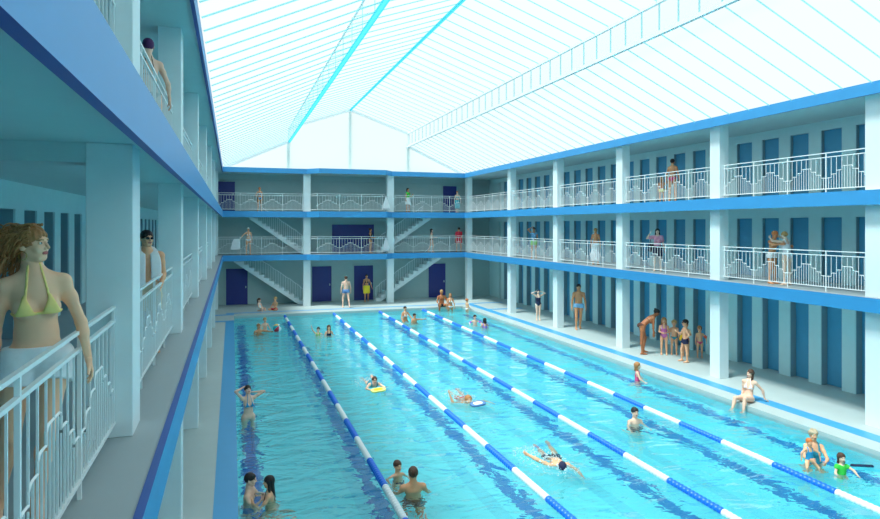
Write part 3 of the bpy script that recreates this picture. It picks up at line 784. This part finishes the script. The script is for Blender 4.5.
# ------------------------------------------------------------------ the people, one by one
UP = dict(RU=(.95,.15,.55), RL=(-.85,-.1,.35), LU=(-.95,.15,.55), LL=(.85,-.1,.35), RP=(-.3,0,-1), LP=(.3,0,-1))
def P(*ds, **kw):
    d = {}
    for x in ds: d.update(x)
    d.update(kw); return d
WALK = dict(RT=(.03,.28,-1), RC=(.0,-.12,-1), LT=(-.03,-.2,-1), LC=(0,-.4,-1), RU=(.2,-.2,-1), LU=(-.2,.2,-1))
TREAD = dict(RT=(.1,.12,-1), RC=(.02,-1,-.4), LT=(-.1,.3,-1), LC=(-.02,-1,-.5), RU=(.42,.3,-.95), LU=(-.42,.3,-.95), RL=(.1,.8,-.5), LL=(-.1,.8,-.5))
GR = 'swimmers in the pool'; GW = 'bathers on the galleries and deck'
# near left gallery
hero = 'woman in a yellow bikini top and white shorts leaning at the left gallery railing'
person(hero, -1.20, 4.22, L1, (.30, -.95), 1.73, 'f', 0, P(hf=(-.80,.60,-.06), hu=(.06,0,1), cu=(.05,.02,1), cf=(-.06,1,0), RU=(.16,-.10,-1), RL=(.02,.10,-1), LU=(-.36,.02,-1), LL=(-.16,.16,-1),
       RT=(.10,.16,-1), RC=(.16,-.25,-1), LT=(.12,.42,-1), LC=(.10,-.2,-1)), hair='tied', hc='honey', sk='sk_sun', wear=[('bikini_top', 'sunyellow'), ('shorts', 'white', .34)], h=.0075)
ob, J, T, hx, S = FIG[hero]
mb = MB(); rr = random.Random(8)
for i in range(300):               # loose curls blown back from the face
    th = rr.uniform(-1.25, 1.25); zz = rr.uniform(-.05, .115); y0 = rr.uniform(-.10, .045) if abs(th) > .5 or zz > .06 else -.09
    x0 = .084*math.sin(th)*math.sqrt(max(.05, 1-((zz-.03)/.1)**2))
    L = rr.uniform(.14, .34); dz = rr.uniform(-1.1, .05); ph = rr.uniform(0, 6.28); fr = rr.uniform(38, 60); am = rr.uniform(.010, .020)
    pts = []; rad = []
    for k in range(17):
        t = k/16; s_ = t*L; g = min(1, t*3)
        pts.append(T(hx(V3(x0*(1+.5*t)+am*g*math.sin(fr*s_+ph), y0-s_*.75, zz+.01+s_*dz*(t*.8+.2)+am*g*math.cos(fr*s_+ph)))))
        rad.append((.0075*(1-t)+.0025)*S)
    mb.tube(pts, rad, 5)
mb.build('curls', M['h_honey'], ob, smooth=True)
for sx in (1, -1):
    mb = MB(); c0 = V3(sx*.080, -.008, -.068); mb.tube([T(hx(c0+V3(0, .026*math.cos(a), .026*math.sin(a)))) for a in np.linspace(0, 2*PI, 22)], .0018, 6)
    mb.build('hoop_earring', M['gold'], ob, smooth=True)
man = 'man with dark sunglasses and beige shorts, white towel over his shoulders, left gallery'
person(man, -1.07, 9.2, L1, (.25, -1), 1.64, 'm', 0, P(hf=(-.35,1,-.1), RU=(.12,.12,-1), RL=(-.1,.4,-1), LU=(-.14,.0,-1), LL=(.3,.7,-.8)), hair='short', hc='dark', sk='sk_warm', wear=[('shorts', 'beige', .75)], shades='sun', h=.011)
person('person in a dark purple swim cap seen from behind on the top left gallery', -1.07, 9.2, L2, (-.25, 1), 1.66, 'f', 0, P(RU=(.45,.15,-1), RL=(.15,.3,-1), LU=(-.3,.1,-1)), hair='cap', hc='purple', sk='sk_fair', wear=[('bikini_top', 'brown'), ('bikini_bottom', 'brown')], h=.012)
# towel over the man's shoulders
def cloth_strip(name, pts, width, mtl, label, cat, thick=.012, side=(1, 0, 0)):
    m = MB(); n = len(pts); sd = Vector(side); nu = 7; V = []
    for i, p in enumerate(pts):
        w = width[i] if isinstance(width, (list, tuple)) else width
        for k in range(nu):
            u = k/(nu-1)*2-1; V.append(Vector(p)+sd*(u*w/2)+Vector((0, 0, .006*math.sin(u*8+i))))
    m.add(V, [(i*nu+k, i*nu+k+1, (i+1)*nu+k+1, (i+1)*nu+k) for i in range(n-1) for k in range(nu-1)])
    o = m.build(name, mtl, smooth=True); sm = o.modifiers.new('s', 'SOLIDIFY'); sm.thickness = thick; sm.offset = 0
    sb = o.modifiers.new('u', 'SUBSURF'); sb.levels = 1; sb.render_levels = 1
    return tag(o, label, cat)
ob, J, T, hx, S = FIG[man]
pts = []
for u, v, w in ((.10,.128,-.32),(.105,.135,-.18),(.105,.135,-.02),(.10,.118,.10),(.085,.06,.185),(.05,-.03,.228),(0,-.085,.238),(-.05,-.03,.228),(-.085,.06,.185),(-.10,.118,.10),(-.105,.135,-.02),(-.105,.135,-.14),(-.10,.13,-.2)):
    pts.append(world_pt(man, J['chest']+J['cs']*u+J['cf']*v+J['cu']*w))
a = ob.rotation_euler.z
V = MB(); nu = 5; VV = []
for i, p in enumerate(pts):
    e = abs(i-6)/6; out = Vector((math.cos(a), math.sin(a), 0))
    for k in range(nu):
        q = k/(nu-1)*2-1
        wd = (out*q*.065) if abs(i-6) > 2 else (Vector((-math.sin(a), math.cos(a), 0))*(-q*.03*(1 if i < 6 else 1))+Vector((0, 0, q*.035))+out*(q*.045*(-1 if i > 6 else 1 if i < 6 else 0)))
        if abs(i-6) > 2 and i > 6: wd = -wd
        VV.append(p+wd)
V.add(VV, [(i*nu+k, i*nu+k+1, (i+1)*nu+k+1, (i+1)*nu+k) for i in range(len(pts)-1) for k in range(nu-1)])
o = V.build('towel', M['c_white'], smooth=True); sm = o.modifiers.new('s', 'SOLIDIFY'); sm.thickness = .018; sm.offset = 0
sb = o.modifiers.new('u', 'SUBSURF'); sb.levels = 1; sb.render_levels = 1
tag(o, 'white towel draped around the neck of the man in sunglasses', 'towel')

# top right gallery
person('woman in pink bikini bottoms seen from behind on the top right gallery', 15.1, 18.94, L2, (.9, .5), 1.58, 'f', 0, P(RU=(.3,0,-1), LU=(-.3,0,-1)), hair='tied', hc='dark', sk='sk_tan', wear=[('bikini_bottom', 'pink', .05)])
person('small child in yellow swim shorts beside the woman on the top right gallery', 15.15, 19.62, L2, (.6, .8), 1.0, 'c', 1, P(RU=(.5,.1,-1)), hair='bob', hc='honey', sk='sk_tan', wear=[('trunks', 'paleyellow', .2)])
# middle right gallery
person('woman in green shorts with one arm raised to her head, middle right gallery', 15.1, 29.95, L1, (-.5, -.9), 1.62, 'f', 0, P(RU=(.6,.4,.6), RL=(-.8,-.2,.5), LU=(-.2,.2,-1), LL=(.5,.9,-.3)), hair='tied', hc='dark', sk='sk_tan', wear=[('vest', 'lightblue', 0), ('shorts', 'green', .45)])
person('woman in a long white skirt with a bare back, middle right gallery', 15.1, 24.0, L1, (.8, .6), 1.6, 'f', 0, P(RU=(.2,0,-1), LU=(-.3,.1,-1)), hair='tied', hc='blond', sk='sk_tan', wear=[('skirt', 'white', 1.7)])
pk = 'woman in a pink shirt and dark skirt touching her hair, middle right gallery'
person(pk, 15.1, 19.81, L1, (-.6, -.8), 1.6, 'f', 0, P(RU=(.8,.3,-.2), RL=(-.5,.1,.9), LU=(-.25,0,-1), LL=(-.2,.1,-1)), hair='long', hc='dark', sk='sk_pale', wear=[('shirt', 'rose', .55), ('skirt', 'navy', .75)])
m = MB(); m.box(-.15, .15, -.06, .06, 0, .32); m.tube([(-.12, 0, .3), (-.06, 0, .52), (.06, 0, .52), (.12, 0, .3)], .012, 6); m.box(-.13, .13, -.075, -.06, .02, .2)
tag(m.build('shoulder_bag', M['c_navy'], bevel=.02, loc=(15.12, 20.13, L1+.72), ), 'dark shoulder bag hanging beside the woman in the pink shirt', 'bag')
person('man with ginger hair embracing a fair-haired woman on the middle right gallery', 15.02, 14.42, L1, (.1, -1), 1.56, 'm', 0, P(cu=(0,.20,1), RU=(.55,.8,-.35), RL=(-.5,.9,.1), LU=(-.35,.8,-.4), LL=(.3,.9,-.1), hu=(0,.25,1)), hair='short', hc='ginger', sk='sk_tan', wear=[('trunks', 'white', .2)])
person('fair-haired woman in white embracing a ginger-haired man, middle right gallery', 15.05, 14.02, L1, (-.1, 1), 1.54, 'f', 0, P(cu=(0,.20,1), RU=(.75,.7,.15), RL=(-.5,.8,.45), LU=(-.7,.7,.1), LL=(.5,.8,.45), hu=(0,.25,1)), hair='tied', hc='blond', sk='sk_pale', wear=[('swimsuit', 'white')])
# far end, top gallery
person('woman in a blue patterned bikini at the far end, top gallery', 1.54, 38.3, L2, (0, -1), 1.42, 'f', 0, P(RU=(.5,0,-1), RL=(-.5,.4,-.6)), hair='bun', hc='ginger', sk='sk_tan', wear=[('bikini_top', 'cyan'), ('bikini_bottom', 'cyan', .06)])
person('woman in a white skirt and green top at the far end, top gallery', 10.57, 38.4, L2, (.5, -.8), 1.55, 'f', 0, P(LU=(-.3,.3,-1), LL=(.2,.9,.5)), hair='long', hc='dark', sk='sk_tan', wear=[('vest', 'leaf', 0), ('skirt', 'white', .8)])
person('red-haired woman in a turquoise wrap before the navy door, top gallery', 13.84, 38.4, L2, (-.1, -1), 1.42, 'f', 0, P(WALK, LU=(-.5,0,-1)), hair='tied', hc='ginger', sk='sk_fair', wear=[('bikini_top', 'turq'), ('skirt', 'turq', 1.3)])
# far end, middle gallery
cp = 'woman in a white bikini and white swim cap at the far end, middle gallery'
person(cp, .91, 38.4, L1, (.1, -1), 1.6, 'f', 0, P(RU=(.8,.1,-.7), RL=(.5,.4,-.6)), hair='cap', hc='white', sk='sk_warm', wear=[('bikini_top', 'white'), ('bikini_bottom', 'white', .03)])
cloth_strip('towel', [(.25, 38.3, L1+.95), (.22, 38.28, L1+.75), (.2, 38.3, L1+.5), (.16, 38.28, L1+.3)], [.3, .45, .5, .55], M['c_white'], 'thin white cloth held out by the woman in the white swim cap', 'towel')
person('woman in a dark swimsuit standing sideways on the projecting balcony, middle gallery', 8.2, 38.5, L1, (.8, -.4), 1.55, 'f', 0, P(RU=(.1,.3,-1), RL=(0,.9,-.2)), hair='bun', hc='brown', sk='sk_tan', wear=[('swimsuit', 'black')])
person('dark-haired woman in a black bikini walking on the far middle gallery', 12.1, 38.4, L1, (.9, -.3), 1.53, 'f', 0, P(WALK, LL=(0,.9,-.1)), hair='long', hc='dark', sk='sk_fair', wear=[('bikini_top', 'black'), ('bikini_bottom', 'black', .04)])
person('person in a red robe seen from behind on the far middle gallery', 13.98, 38.5, L1, (-.1, 1), 1.6, 'm', 0, P(RT=(.18,.05,-1), LT=(-.18,0,-1)), hair='short', hc='dark', sk='sk_tan', wear=[('robe', 'red', .7)])
# far deck
SITF = dict(RT=(.3,.85,.25), RC=(-.5,.3,-.7), LT=(-.3,.85,.25), LC=(.5,.3,-.7), RU=(.2,.4,-1), LU=(-.2,.4,-1), RL=(-.2,.8,-.3), LL=(.2,.8,-.3))
person('dark-haired child in a white swimsuit sitting on the far deck, left of two', 1.45, 36.62, 0, (.8, -.6), 1.3, 'c', .8, P(SITF, RT=(.2,.8,.5), RC=(0,.3,-1)), 'pelvis', 'pony', 'brown', 'sk_fair', [('swimsuit', 'white')])
person('fair-haired child in red trunks sitting on the far deck, right of two', 2.32, 36.75, 0, (-.7, -.7), 1.35, 'c', .8, P(SITF, RC=(-.9,.2,-.4), LC=(.9,.2,-.4), RT=(.6,.8,.0), LT=(-.6,.8,.0)), 'pelvis', 'short', 'blond', 'sk_warm', [('trunks', 'red', .5)])
person('man in short blue trunks seen from behind on the far deck', 6.26, 36.62, 0, (.1, 1), 1.84, 'm', 0, P(RT=(.12,-.25,-1), RC=(.1,-.35,-1), LT=(-.18,.05,-1), RU=(.25,.1,-1), LU=(-.25,-.1,-1)), hair='short', hc='brown', sk='sk_fair', wear=[('trunks', 'blue', .3)])
person('woman in a black bikini top and bright yellow skirt by the navy door', 8.01, 39.0, 0, (-.15, -1), 1.74, 'f', 0, P(WALK, LU=(-.4,.1,-1), LL=(-.3,.3,-.9)), hair='bun', hc='dark', sk='sk_tan', wear=[('bikini_top', 'black'), ('skirt', 'yellow', .85)])
person('tanned person in dark top sitting on the far pool edge, legs in the water', 11.72, 35.2, 0, (0, -1), 1.95, 'm', 0, P(RT=(.35,1,.1), LT=(-.35,1,.1), RC=(.05,-.05,-1), LC=(-.05,-.05,-1), RU=(.35,.35,-.9), LU=(-.35,.35,-.9), RL=(0,.8,-.3), LL=(0,.8,-.3)), 'pelvis', 'short', 'blond', 'sk_brown', [('trunks', 'black', .3)])
person('woman in a white bikini standing in the water before the seated tanned person', 12.02, 34.5, .84, (-.1, -1), 1.66, 'f', 0, P(RU=(.3,.2,-1), LU=(-.3,.2,-1)), 'top', 'longfront', 'honey', 'sk_tan', [('bikini_top', 'white'), ('bikini_bottom', 'white')])
person('bare-skinned child standing in shallow water near the far right corner', 12.72, 33.6, .62, (.9, .3), 1.15, 'c', .9, P(LU=(-.1,.3,-1), RL=(0,.7,-.6)), 'top', 'short', 'ginger', 'sk_warm', [('briefs', 'white')])
# right deck
person('girl in a navy swimsuit with both hands on her head, right deck', 14.64, 28.55, 0, (-.3, -1), 1.56, 'f', .25, P(UP, LT=(.05,.05,-1), RT=(-.02,.05,-1)), hair='cap', hc='navy', sk='sk_pale', wear=[('swimsuit', 'navy')])
person('muscular man in light blue trunks walking along the right deck', 15.1, 25.5, 0, (-.45, -1), 2.1, 'm', 0, P(WALK, RT=(.02,.18,-1), LT=(.03,-.08,-1), RU=(.22,.0,-1), LU=(-.22,.05,-1)), hair='short', hc='dark', sk='sk_tan', wear=[('trunks', 'lightblue', .2)])
bw = 'tanned woman in a dark bikini bending forward with hands on her knees'
person(bw, 14.55, 19.85, 0, (1, -.32), 1.93, 'f', 0, P(pu=(0,.72,.85), pf=(0,.85,-.72), cu=(0,1,.62), cf=(0,.62,-1), hu=(0,.55,1), hf=(0,1,-.35), RU=(.12,-.1,-1), LU=(-.12,.35,-1), RL=(.02,.02,-1), LL=(-.02,.12,-1),
       RT=(.08,-.12,-1), RC=(.02,.05,-1), LT=(-.08,.35,-1), LC=(-.02,-.15,-1), RF=(0,1,0), LF=(0,1,0)), hair='bun', hc='dark', sk='sk_brown', wear=[('bikini_top', 'brown'), ('bikini_bottom', 'brown', .04)])
K = 'children listening on the right deck'
person('girl in a violet swimsuit facing the bending woman', 15.15, 19.5, 0, (-.6, -.8), 1.38, 'c', .7, P(RU=(.2,.3,-1), LU=(-.2,.3,-1), RL=(-.6,.8,-.1), LL=(.6,.8,-.1)), hair='long', hc='honey', sk='sk_warm', wear=[('swimsuit', 'violet')], group=K)
person('blond child in teal swim briefs, second child from the bending woman', 15.5, 19.38, 0, (-.6, -.8), 1.28, 'c', .8, P(RU=(.2,.2,-1), LU=(-.2,.2,-1)), hair='curly', hc='blond', sk='sk_warm', wear=[('briefs', 'teal')], group=K)
person('child in red briefs holding a yellow float, behind the boy in navy trunks', 15.75, 19.05, 0, (-.7, -.7), 1.25, 'c', .8, P(RU=(.3,.6,-.7), LU=(-.3,.6,-.7), RL=(-.4,.9,0), LL=(.4,.9,0)), hair='short', hc='ginger', sk='sk_warm', wear=[('briefs', 'red')], group=K)
person('dark-haired boy in navy trunks with a hand on his hip', 15.0, 18.27, 0, (-.75, .35), 1.50, 'c', .5, P(LU=(-.6,-.3,-.8), LL=(.6,.4,-.6), RU=(.1,.4,-.8), RL=(0,.9,.6), RT=(.1,.25,-1), LT=(-.1,-.1,-1)), hair='short', hc='dark', sk='sk_warm', wear=[('trunks', 'navy', .3)], shades='navy', group=K)
gb = 'small child in pink briefs and goggles with a red arm float'
person(gb, 16.02, 18.62, 0, (-.4, -.9), 1.16, 'c', 1, P(LU=(-.75,.1,-.8), LL=(-.1,.1,-1), RU=(.2,0,-1)), hair='short', hc='honey', sk='sk_warm', wear=[('briefs', 'pink')], shades='pink', group=K)
def armfloat(lbl, side, col):
    ob, J, T, hx, S = FIG[lbl]; a, b = J['sh'+side]*.45+J['el'+side]*.55, J['el'+side]; d = b-a; m = MB()
    m.tube([T(a-d*.35), T(a-d*.25), T(a), T(b), T(b+d*.1), T(b+d*.15)], [.03*S, .062*S, .075*S, .075*S, .062*S, .03*S], 12)
    m.build('arm_float', M['c_'+col], ob, smooth=True)
armfloat(gb, 'L', 'orange')
m = MB(); m.tube([(.13*math.cos(t), .05*math.sin(t*1)*0, .13*math.sin(t)) for t in np.linspace(0, 2*PI, 24)], .045, 8)
o = m.build('swim_ring', M['c_gold'], smooth=True, loc=(15.36, 18.80, .8), ); o.rotation_euler = (0.3, 0, .9); tag(o, 'yellow float held in front of the child in red briefs', 'float')
sw = 'woman in a white bikini sitting on the right pool edge, legs in the water'
person(sw, 13.30, 13.62, 0, (-1, -.35), 1.72, 'f', 0, P(pu=(0,-.35,1), cu=(0,-.12,1), cf=(-.2,1,0), RT=(.08,1,.12), RC=(.05,.45,-1), LT=(-.10,1,.22), LC=(-.05,.3,-1), LU=(-.5,-.55,-.8), LL=(-.15,-.2,-1), RU=(.1,-.1,-1), RL=(.0,.5,-.9), LH=(-.3,-.6,-.3), LP=(0,0,-1), hf=(.35,1,0), hu=(-.1,0,1)),
       'pelvis', 'longfront', 'brown', 'sk_fair', [('bikini_top', 'white'), ('bikini_bottom', 'white', .03)], h=.012)
# in the pool
W = -.1
hw_ = 'woman in a blue bikini stretching both hands behind her head in the pool'
person(hw_, .38, 16.6, W+.84, (.35, -1), 1.72, 'f', 0, P(UP, RU=(.75,.1,.85), LU=(-1,.1,.45), LL=(.95,-.25,.05), RL=(-.8,-.35,.2), hu=(0,-.25,1), hf=(0,1,.25)), 'top', 'tied', 'dark', 'sk_fair', [('bikini_top', 'cyan')], h=.011)
person('dark-haired man kissing a woman at the left edge of the pool', .32, 11.8, W+.43, (1, -.25), 1.75, 'm', 0, P(TREAD, cu=(0,.1,1), RU=(.4,.45,-.8), RL=(-.7,.45,.5), LU=(-.4,.45,-.8), LL=(.7,.4,.5)), 'top', 'short', 'dark', 'sk_fair', [('trunks', 'blue')], h=.012)
person('dark-haired woman kissing a man at the left edge of the pool', .62, 11.62, W+.41, (-1, .2), 1.66, 'f', 0, P(TREAD, cu=(0,.1,1), RU=(.5,.5,-.7), RL=(-.6,.6,.5), LU=(-.5,.5,-.7), LL=(.6,.6,.5)), 'top', 'long', 'dark', 'sk_warm', [('bikini_top', 'navy')], h=.012)
person('tanned man seen from behind, shoulders above the water beside the left lane rope', 3.16, 11.15, W+.44, (.1, 1), 1.82, 'm', 0, P(TREAD), 'top', 'short', 'brown', 'sk_tan', [('trunks', 'black')], h=.012)
person('child facing the tanned man, only head and one arm above water', 3.08, 11.97, W+.27, (.3, -1), 1.2, 'c', .8, P(TREAD, RU=(.9,.3,-.1)), 'top', 'short', 'brown', 'sk_warm', [('briefs', 'navy')])
CR = dict(pu=(0,1,.05), pf=(0,.05,-1), cu=(0,1,.12), cf=(0,.1,-1), RT=(.1,-1,-.1), RC=(.02,-1,-.25), LT=(-.1,-1,-.05), LC=(-.02,-1,.1), RF=(0,-1,-.4), LF=(0,-1,-.4))
person('swimmer in a dark cap doing front crawl between the second and third ropes', 6.30, 11.25, W+.16, (-.22, -1), 1.78, 'm', 0, P(CR, pu=(0,1,.32), hu=(0,1,.35), hf=(0,.35,-1), RU=(.85,-.4,.35), RL=(.6,-.8,.15), LU=(-.35,.75,-.15), LL=(-.1,1,-.25)), 'top', 'cap', 'navy', 'sk_warm', [('trunks', 'navy')], h=.012)
person('child swimming with a blue kickboard, both arms out, beside the third rope', 6.25, 16.4, W+.32, (-.05, -1), 1.85, 'c', .4, P(CR, pu=(0,1,.35), hu=(0,-.25,1), hf=(0,1,.25), RU=(.8,.1,.35), RL=(.3,-.2,.9), LU=(-.85,.3,.35), LL=(-.6,.6,-.4)), 'top', 'short', 'honey', 'sk_warm', [('trunks', 'orange')])
person('swimmer in goggles holding a pale yellow board between the first two ropes', 4.07, 18.6, W+.33, (-.05, -1), 1.7, 'f', 0, P(CR, pu=(0,1,.4), hu=(0,-.2,1), hf=(0,1,.2), RU=(.5,.9,-.2), RL=(-.4,.8,.0), LU=(-.5,.9,-.2), LL=(.4,.8,0)), 'top', 'short', 'brown', 'sk_fair', [('swimsuit', 'teal')], shades='sun')
def board(x, y, z, rz, cols, label):
    m = MB(); n = 16; ring = [(.22*(1 if abs(math.cos(t)) > .2 else 1)*math.copysign(abs(math.cos(t))**.6, math.cos(t)), .15*math.copysign(abs(math.sin(t))**.7, math.sin(t))) for t in np.linspace(0, 2*PI, n, endpoint=False)]
    m.prism(ring, -.02, .02, 0); m.prism([(a*.6, b*.6) for a, b in ring], .02, .024, 1)
    o = m.build('kickboard', [M[cols[0]], M[cols[1]]], bevel=.006, loc=(x, y, z)); o.rotation_euler = (.1, -.08, rz); return tag(o, label, 'kickboard')
board(6.32, 15.88, W+.05, .15, ('c_blue', 'c_white'), 'blue and white kickboard under the swimming child\'s chin')
board(4.06, 18.05, W+.07, .05, ('c_paleyellow', 'c_gold'), 'pale yellow kickboard held before the swimmer in goggles')
person('child with wet hair held at the surface, far left of the pool', 1.46, 30.5, W+.58, (.2, -1), 1.3, 'c', .7, P(TREAD), 'top', 'short', 'blond', 'sk_fair', [('trunks', 'teal')])
person('swimmer with a tanned face in front of the child, far left of the pool', 1.16, 30.0, W+.38, (.5, -1), 1.7, 'm', 0, P(TREAD, LU=(-.6,.7,-.1), LL=(-.3,1,0)), 'top', 'short', 'honey', 'sk_tan', [('trunks', 'navy')])
m = MB(); 
for i in range(6):
    n = 8; a0 = i*PI/3; V = []; Fc = []
    for j in range(n+1):
        t = PI*j/n
        for k in range(4): a = a0+PI/3*k/3; V.append((.2*math.sin(t)*math.cos(a), .2*math.sin(t)*math.sin(a), .2*math.cos(t)))
    Fc = [(j*4+k, (j+1)*4+k, (j+1)*4+k+1, j*4+k+1) for j in range(n) for k in range(3)]; m.add(V, Fc, i)
o = m.build('beach_ball', [M['c_'+c] for c in ('turq', 'white', 'gold', 'turq', 'red', 'white')], smooth=True, loc=(1.98, 29.95, W+.14)); o.rotation_euler = (.8, .4, 0); tag(o, 'multicoloured beach ball beside the two swimmers far left', 'ball')
person('child with raised arm and green swimsuit near the far end, first two ropes', 3.70, 28.7, W+.42, (-.3, -1), 1.3, 'c', .6, P(TREAD, RU=(.7,.2,.8), RL=(.3,.1,1)), 'top', 'short', 'dark', 'sk_fair', [('swimsuit', 'leaf')])
person('child with brown hair beside the raised-arm child near the far end', 4.12, 28.35, W+.42, (.1, -1), 1.3, 'c', .6, P(TREAD), 'top', 'bob', 'brown', 'sk_warm', [('swimsuit', 'navy')])
person('dark-haired woman in a white top holding a child, far right lanes', 8.42, 31.2, W+.74, (.25, -1), 1.7, 'f', 0, P(TREAD, RU=(.4,.3,-1), LU=(-.4,.5,-.8)), 'top', 'short', 'dark', 'sk_tan', [('bikini_top', 'white')])
person('swimmer with one arm stretched to the right beside the woman in white top', 8.78, 30.7, W+.42, (.3, -1), 1.4, 'c', .4, P(TREAD, LU=(-1,.2,-.05), LL=(-1,.3,.0)), 'top', 'short', 'dark', 'sk_tan', [('trunks', 'navy')])
b1 = 'child with lilac arm floats facing the camera near the far right corner'
person(b1, 11.35, 28.9, W+.48, (-.1, -1), 1.25, 'c', .8, P(TREAD, RU=(.8,.2,-.3), LU=(-.8,.2,-.3)), 'top', 'short', 'dark', 'sk_fair', [('briefs', 'lilac')]); armfloat(b1, 'R', 'lilac'); armfloat(b1, 'L', 'lilac')
person('dark-haired swimmer seen from behind beside the child with lilac arm floats', 11.62, 28.3, W+.40, (.1, 1), 1.5, 'f', .3, P(TREAD), 'top', 'bob', 'dark', 'sk_warm', [('swimsuit', 'lilac')])
person('fair-haired girl in the water by the right pool edge, looking right', 12.15, 16.92, W+.56, (.8, -.6), 1.35, 'c', .6, P(TREAD, RU=(.4,.4,-.8)), 'top', 'bob', 'honey', 'sk_fair', [('swimsuit', 'pink')])
person('boy with red goggles on his forehead, shoulders above water, beside rightmost rope', 9.44, 13.25, W+.38, (-.1, -1), 1.5, 'c', .4, P(TREAD), 'top', 'short', 'dark', 'sk_fair', [('trunks', 'navy')])
person('mother with short curly grey-blond hair holding a baby in the pool', 11.50, 10.02, W+.62, (-.55, -1), 1.7, 'f', 0, P(TREAD, RU=(.35,.7,-.7), RL=(-.2,1,.1), LU=(-.2,.7,-.8), LL=(.5,.9,-.05), rh='grip', lh='grip'), 'top', 'curly', 'grey', 'sk_warm', [('swimsuit', 'teal')], h=.012)
person('baby in a light blue suit held up by the mother in the pool', 11.16, 9.82, W+.54, (-.35, -1), .86, 'c', 1.0, P(RT=(.4,.7,-.6), LT=(-.4,.7,-.6), RC=(.1,.1,-1), LC=(-.1,.1,-1), RU=(.8,.3,-.5), LU=(-.8,.3,-.5)), 'top', 'short', 'ginger', 'sk_warm', [('swimsuit', 'cyan')], h=.014)
person('little girl in a bright green vest in the water beside the mother', 11.42, 9.32, W+.38, (-.3, -1), 1.0, 'c', .9, P(TREAD, LU=(-.6,.7,-.4)), 'top', 'bob', 'brown', 'sk_fair', [('vest', 'leaf', .2)], h=.012)
m = MB(); m.tube([(-.22, 0, 0), (-.2, 0, 0), (.2, .02, 0), (.22, .02, 0)], [.01, .03, .03, .01], 10)
o = m.build('foam_float', M['c_navy'], smooth=True, loc=(12.1, 9.42, W+.01)); o.rotation_euler.z = -.5; tag(o, 'short dark blue foam float drifting right of the green-vested girl', 'float')

def splash(x, y, rx, ry, n, label, seed, rz=0):
    r_ = random.Random(seed); m = MB(); c, sn = math.cos(rz), math.sin(rz)
    for i in range(n):
        a = r_.uniform(0, 2*PI); q = r_.random()**.6; px, py = rx*q*math.cos(a), ry*q*math.sin(a); px, py = c*px-sn*py, sn*px+c*py; z = abs(r_.gauss(0, .05))*(1.3-q); s_ = r_.uniform(.006, .022)
        fl = .4 if z < .03 else 1
        V = [(px+s_,py,z),(px-s_,py,z),(px,py+s_,z),(px,py-s_,z),(px,py,z+s_*fl),(px,py,z-s_*fl)]
        m.add(V, [(0,2,4),(2,1,4),(1,3,4),(3,0,4),(2,0,5),(1,2,5),(3,1,5),(0,3,5)])
    o = m.build('splash', M['foam'], smooth=True, loc=(x, y, W)); tag(o, label, 'splash', None, 'stuff')
splash(6.15, 11.7, .5, .9, 420, 'white splash of droplets around the swimmer doing front crawl', 1, .2)
splash(6.1, 16.9, .5, .8, 300, 'splash of droplets behind the child on the blue kickboard', 2)
splash(4.0, 19.2, .5, .7, 220, 'splash of droplets behind the swimmer with the yellow board', 3)
# ------------------------------------------------------------------ light, sky, camera
w = bpy.data.worlds.new('sky'); bpy.context.scene.world = w; w.use_nodes = True
bg = w.node_tree.nodes['Background']; bg.inputs[0].default_value = (0.90, 0.985, 1.0, 1); bg.inputs[1].default_value = 1.0
L = bpy.data.lights.new('sun', 'SUN'); L.energy = 4.6; L.angle = math.radians(12); L.color = (1.0, 0.99, 0.96)
o = bpy.data.objects.new('sun', L); C.objects.link(o)
o.rotation_euler = Vector((0.50, 0.12, -1)).to_track_quat('-Z', 'Y').to_euler()
cam = bpy.data.cameras.new('camera'); co = bpy.data.objects.new('camera', cam); C.objects.link(co)
cam.sensor_width = 36; cam.lens = 630/880*36; cam.shift_y = -(259.5-225.7)/880; cam.clip_start = 0.05
co.location = (0, 0, 4.77); co.rotation_euler = (PI/2, 0, -math.atan(208/630))
sc = bpy.context.scene; sc.camera = co
sc.view_settings.view_transform = 'Standard'; sc.view_settings.look = 'None'; sc.view_settings.gamma = 1; sc.view_settings.exposure = 0.08
sc.cycles.max_bounces = 12; sc.cycles.diffuse_bounces = 9; sc.cycles.transmission_bounces = 8; sc.cycles.transparent_max_bounces = 12
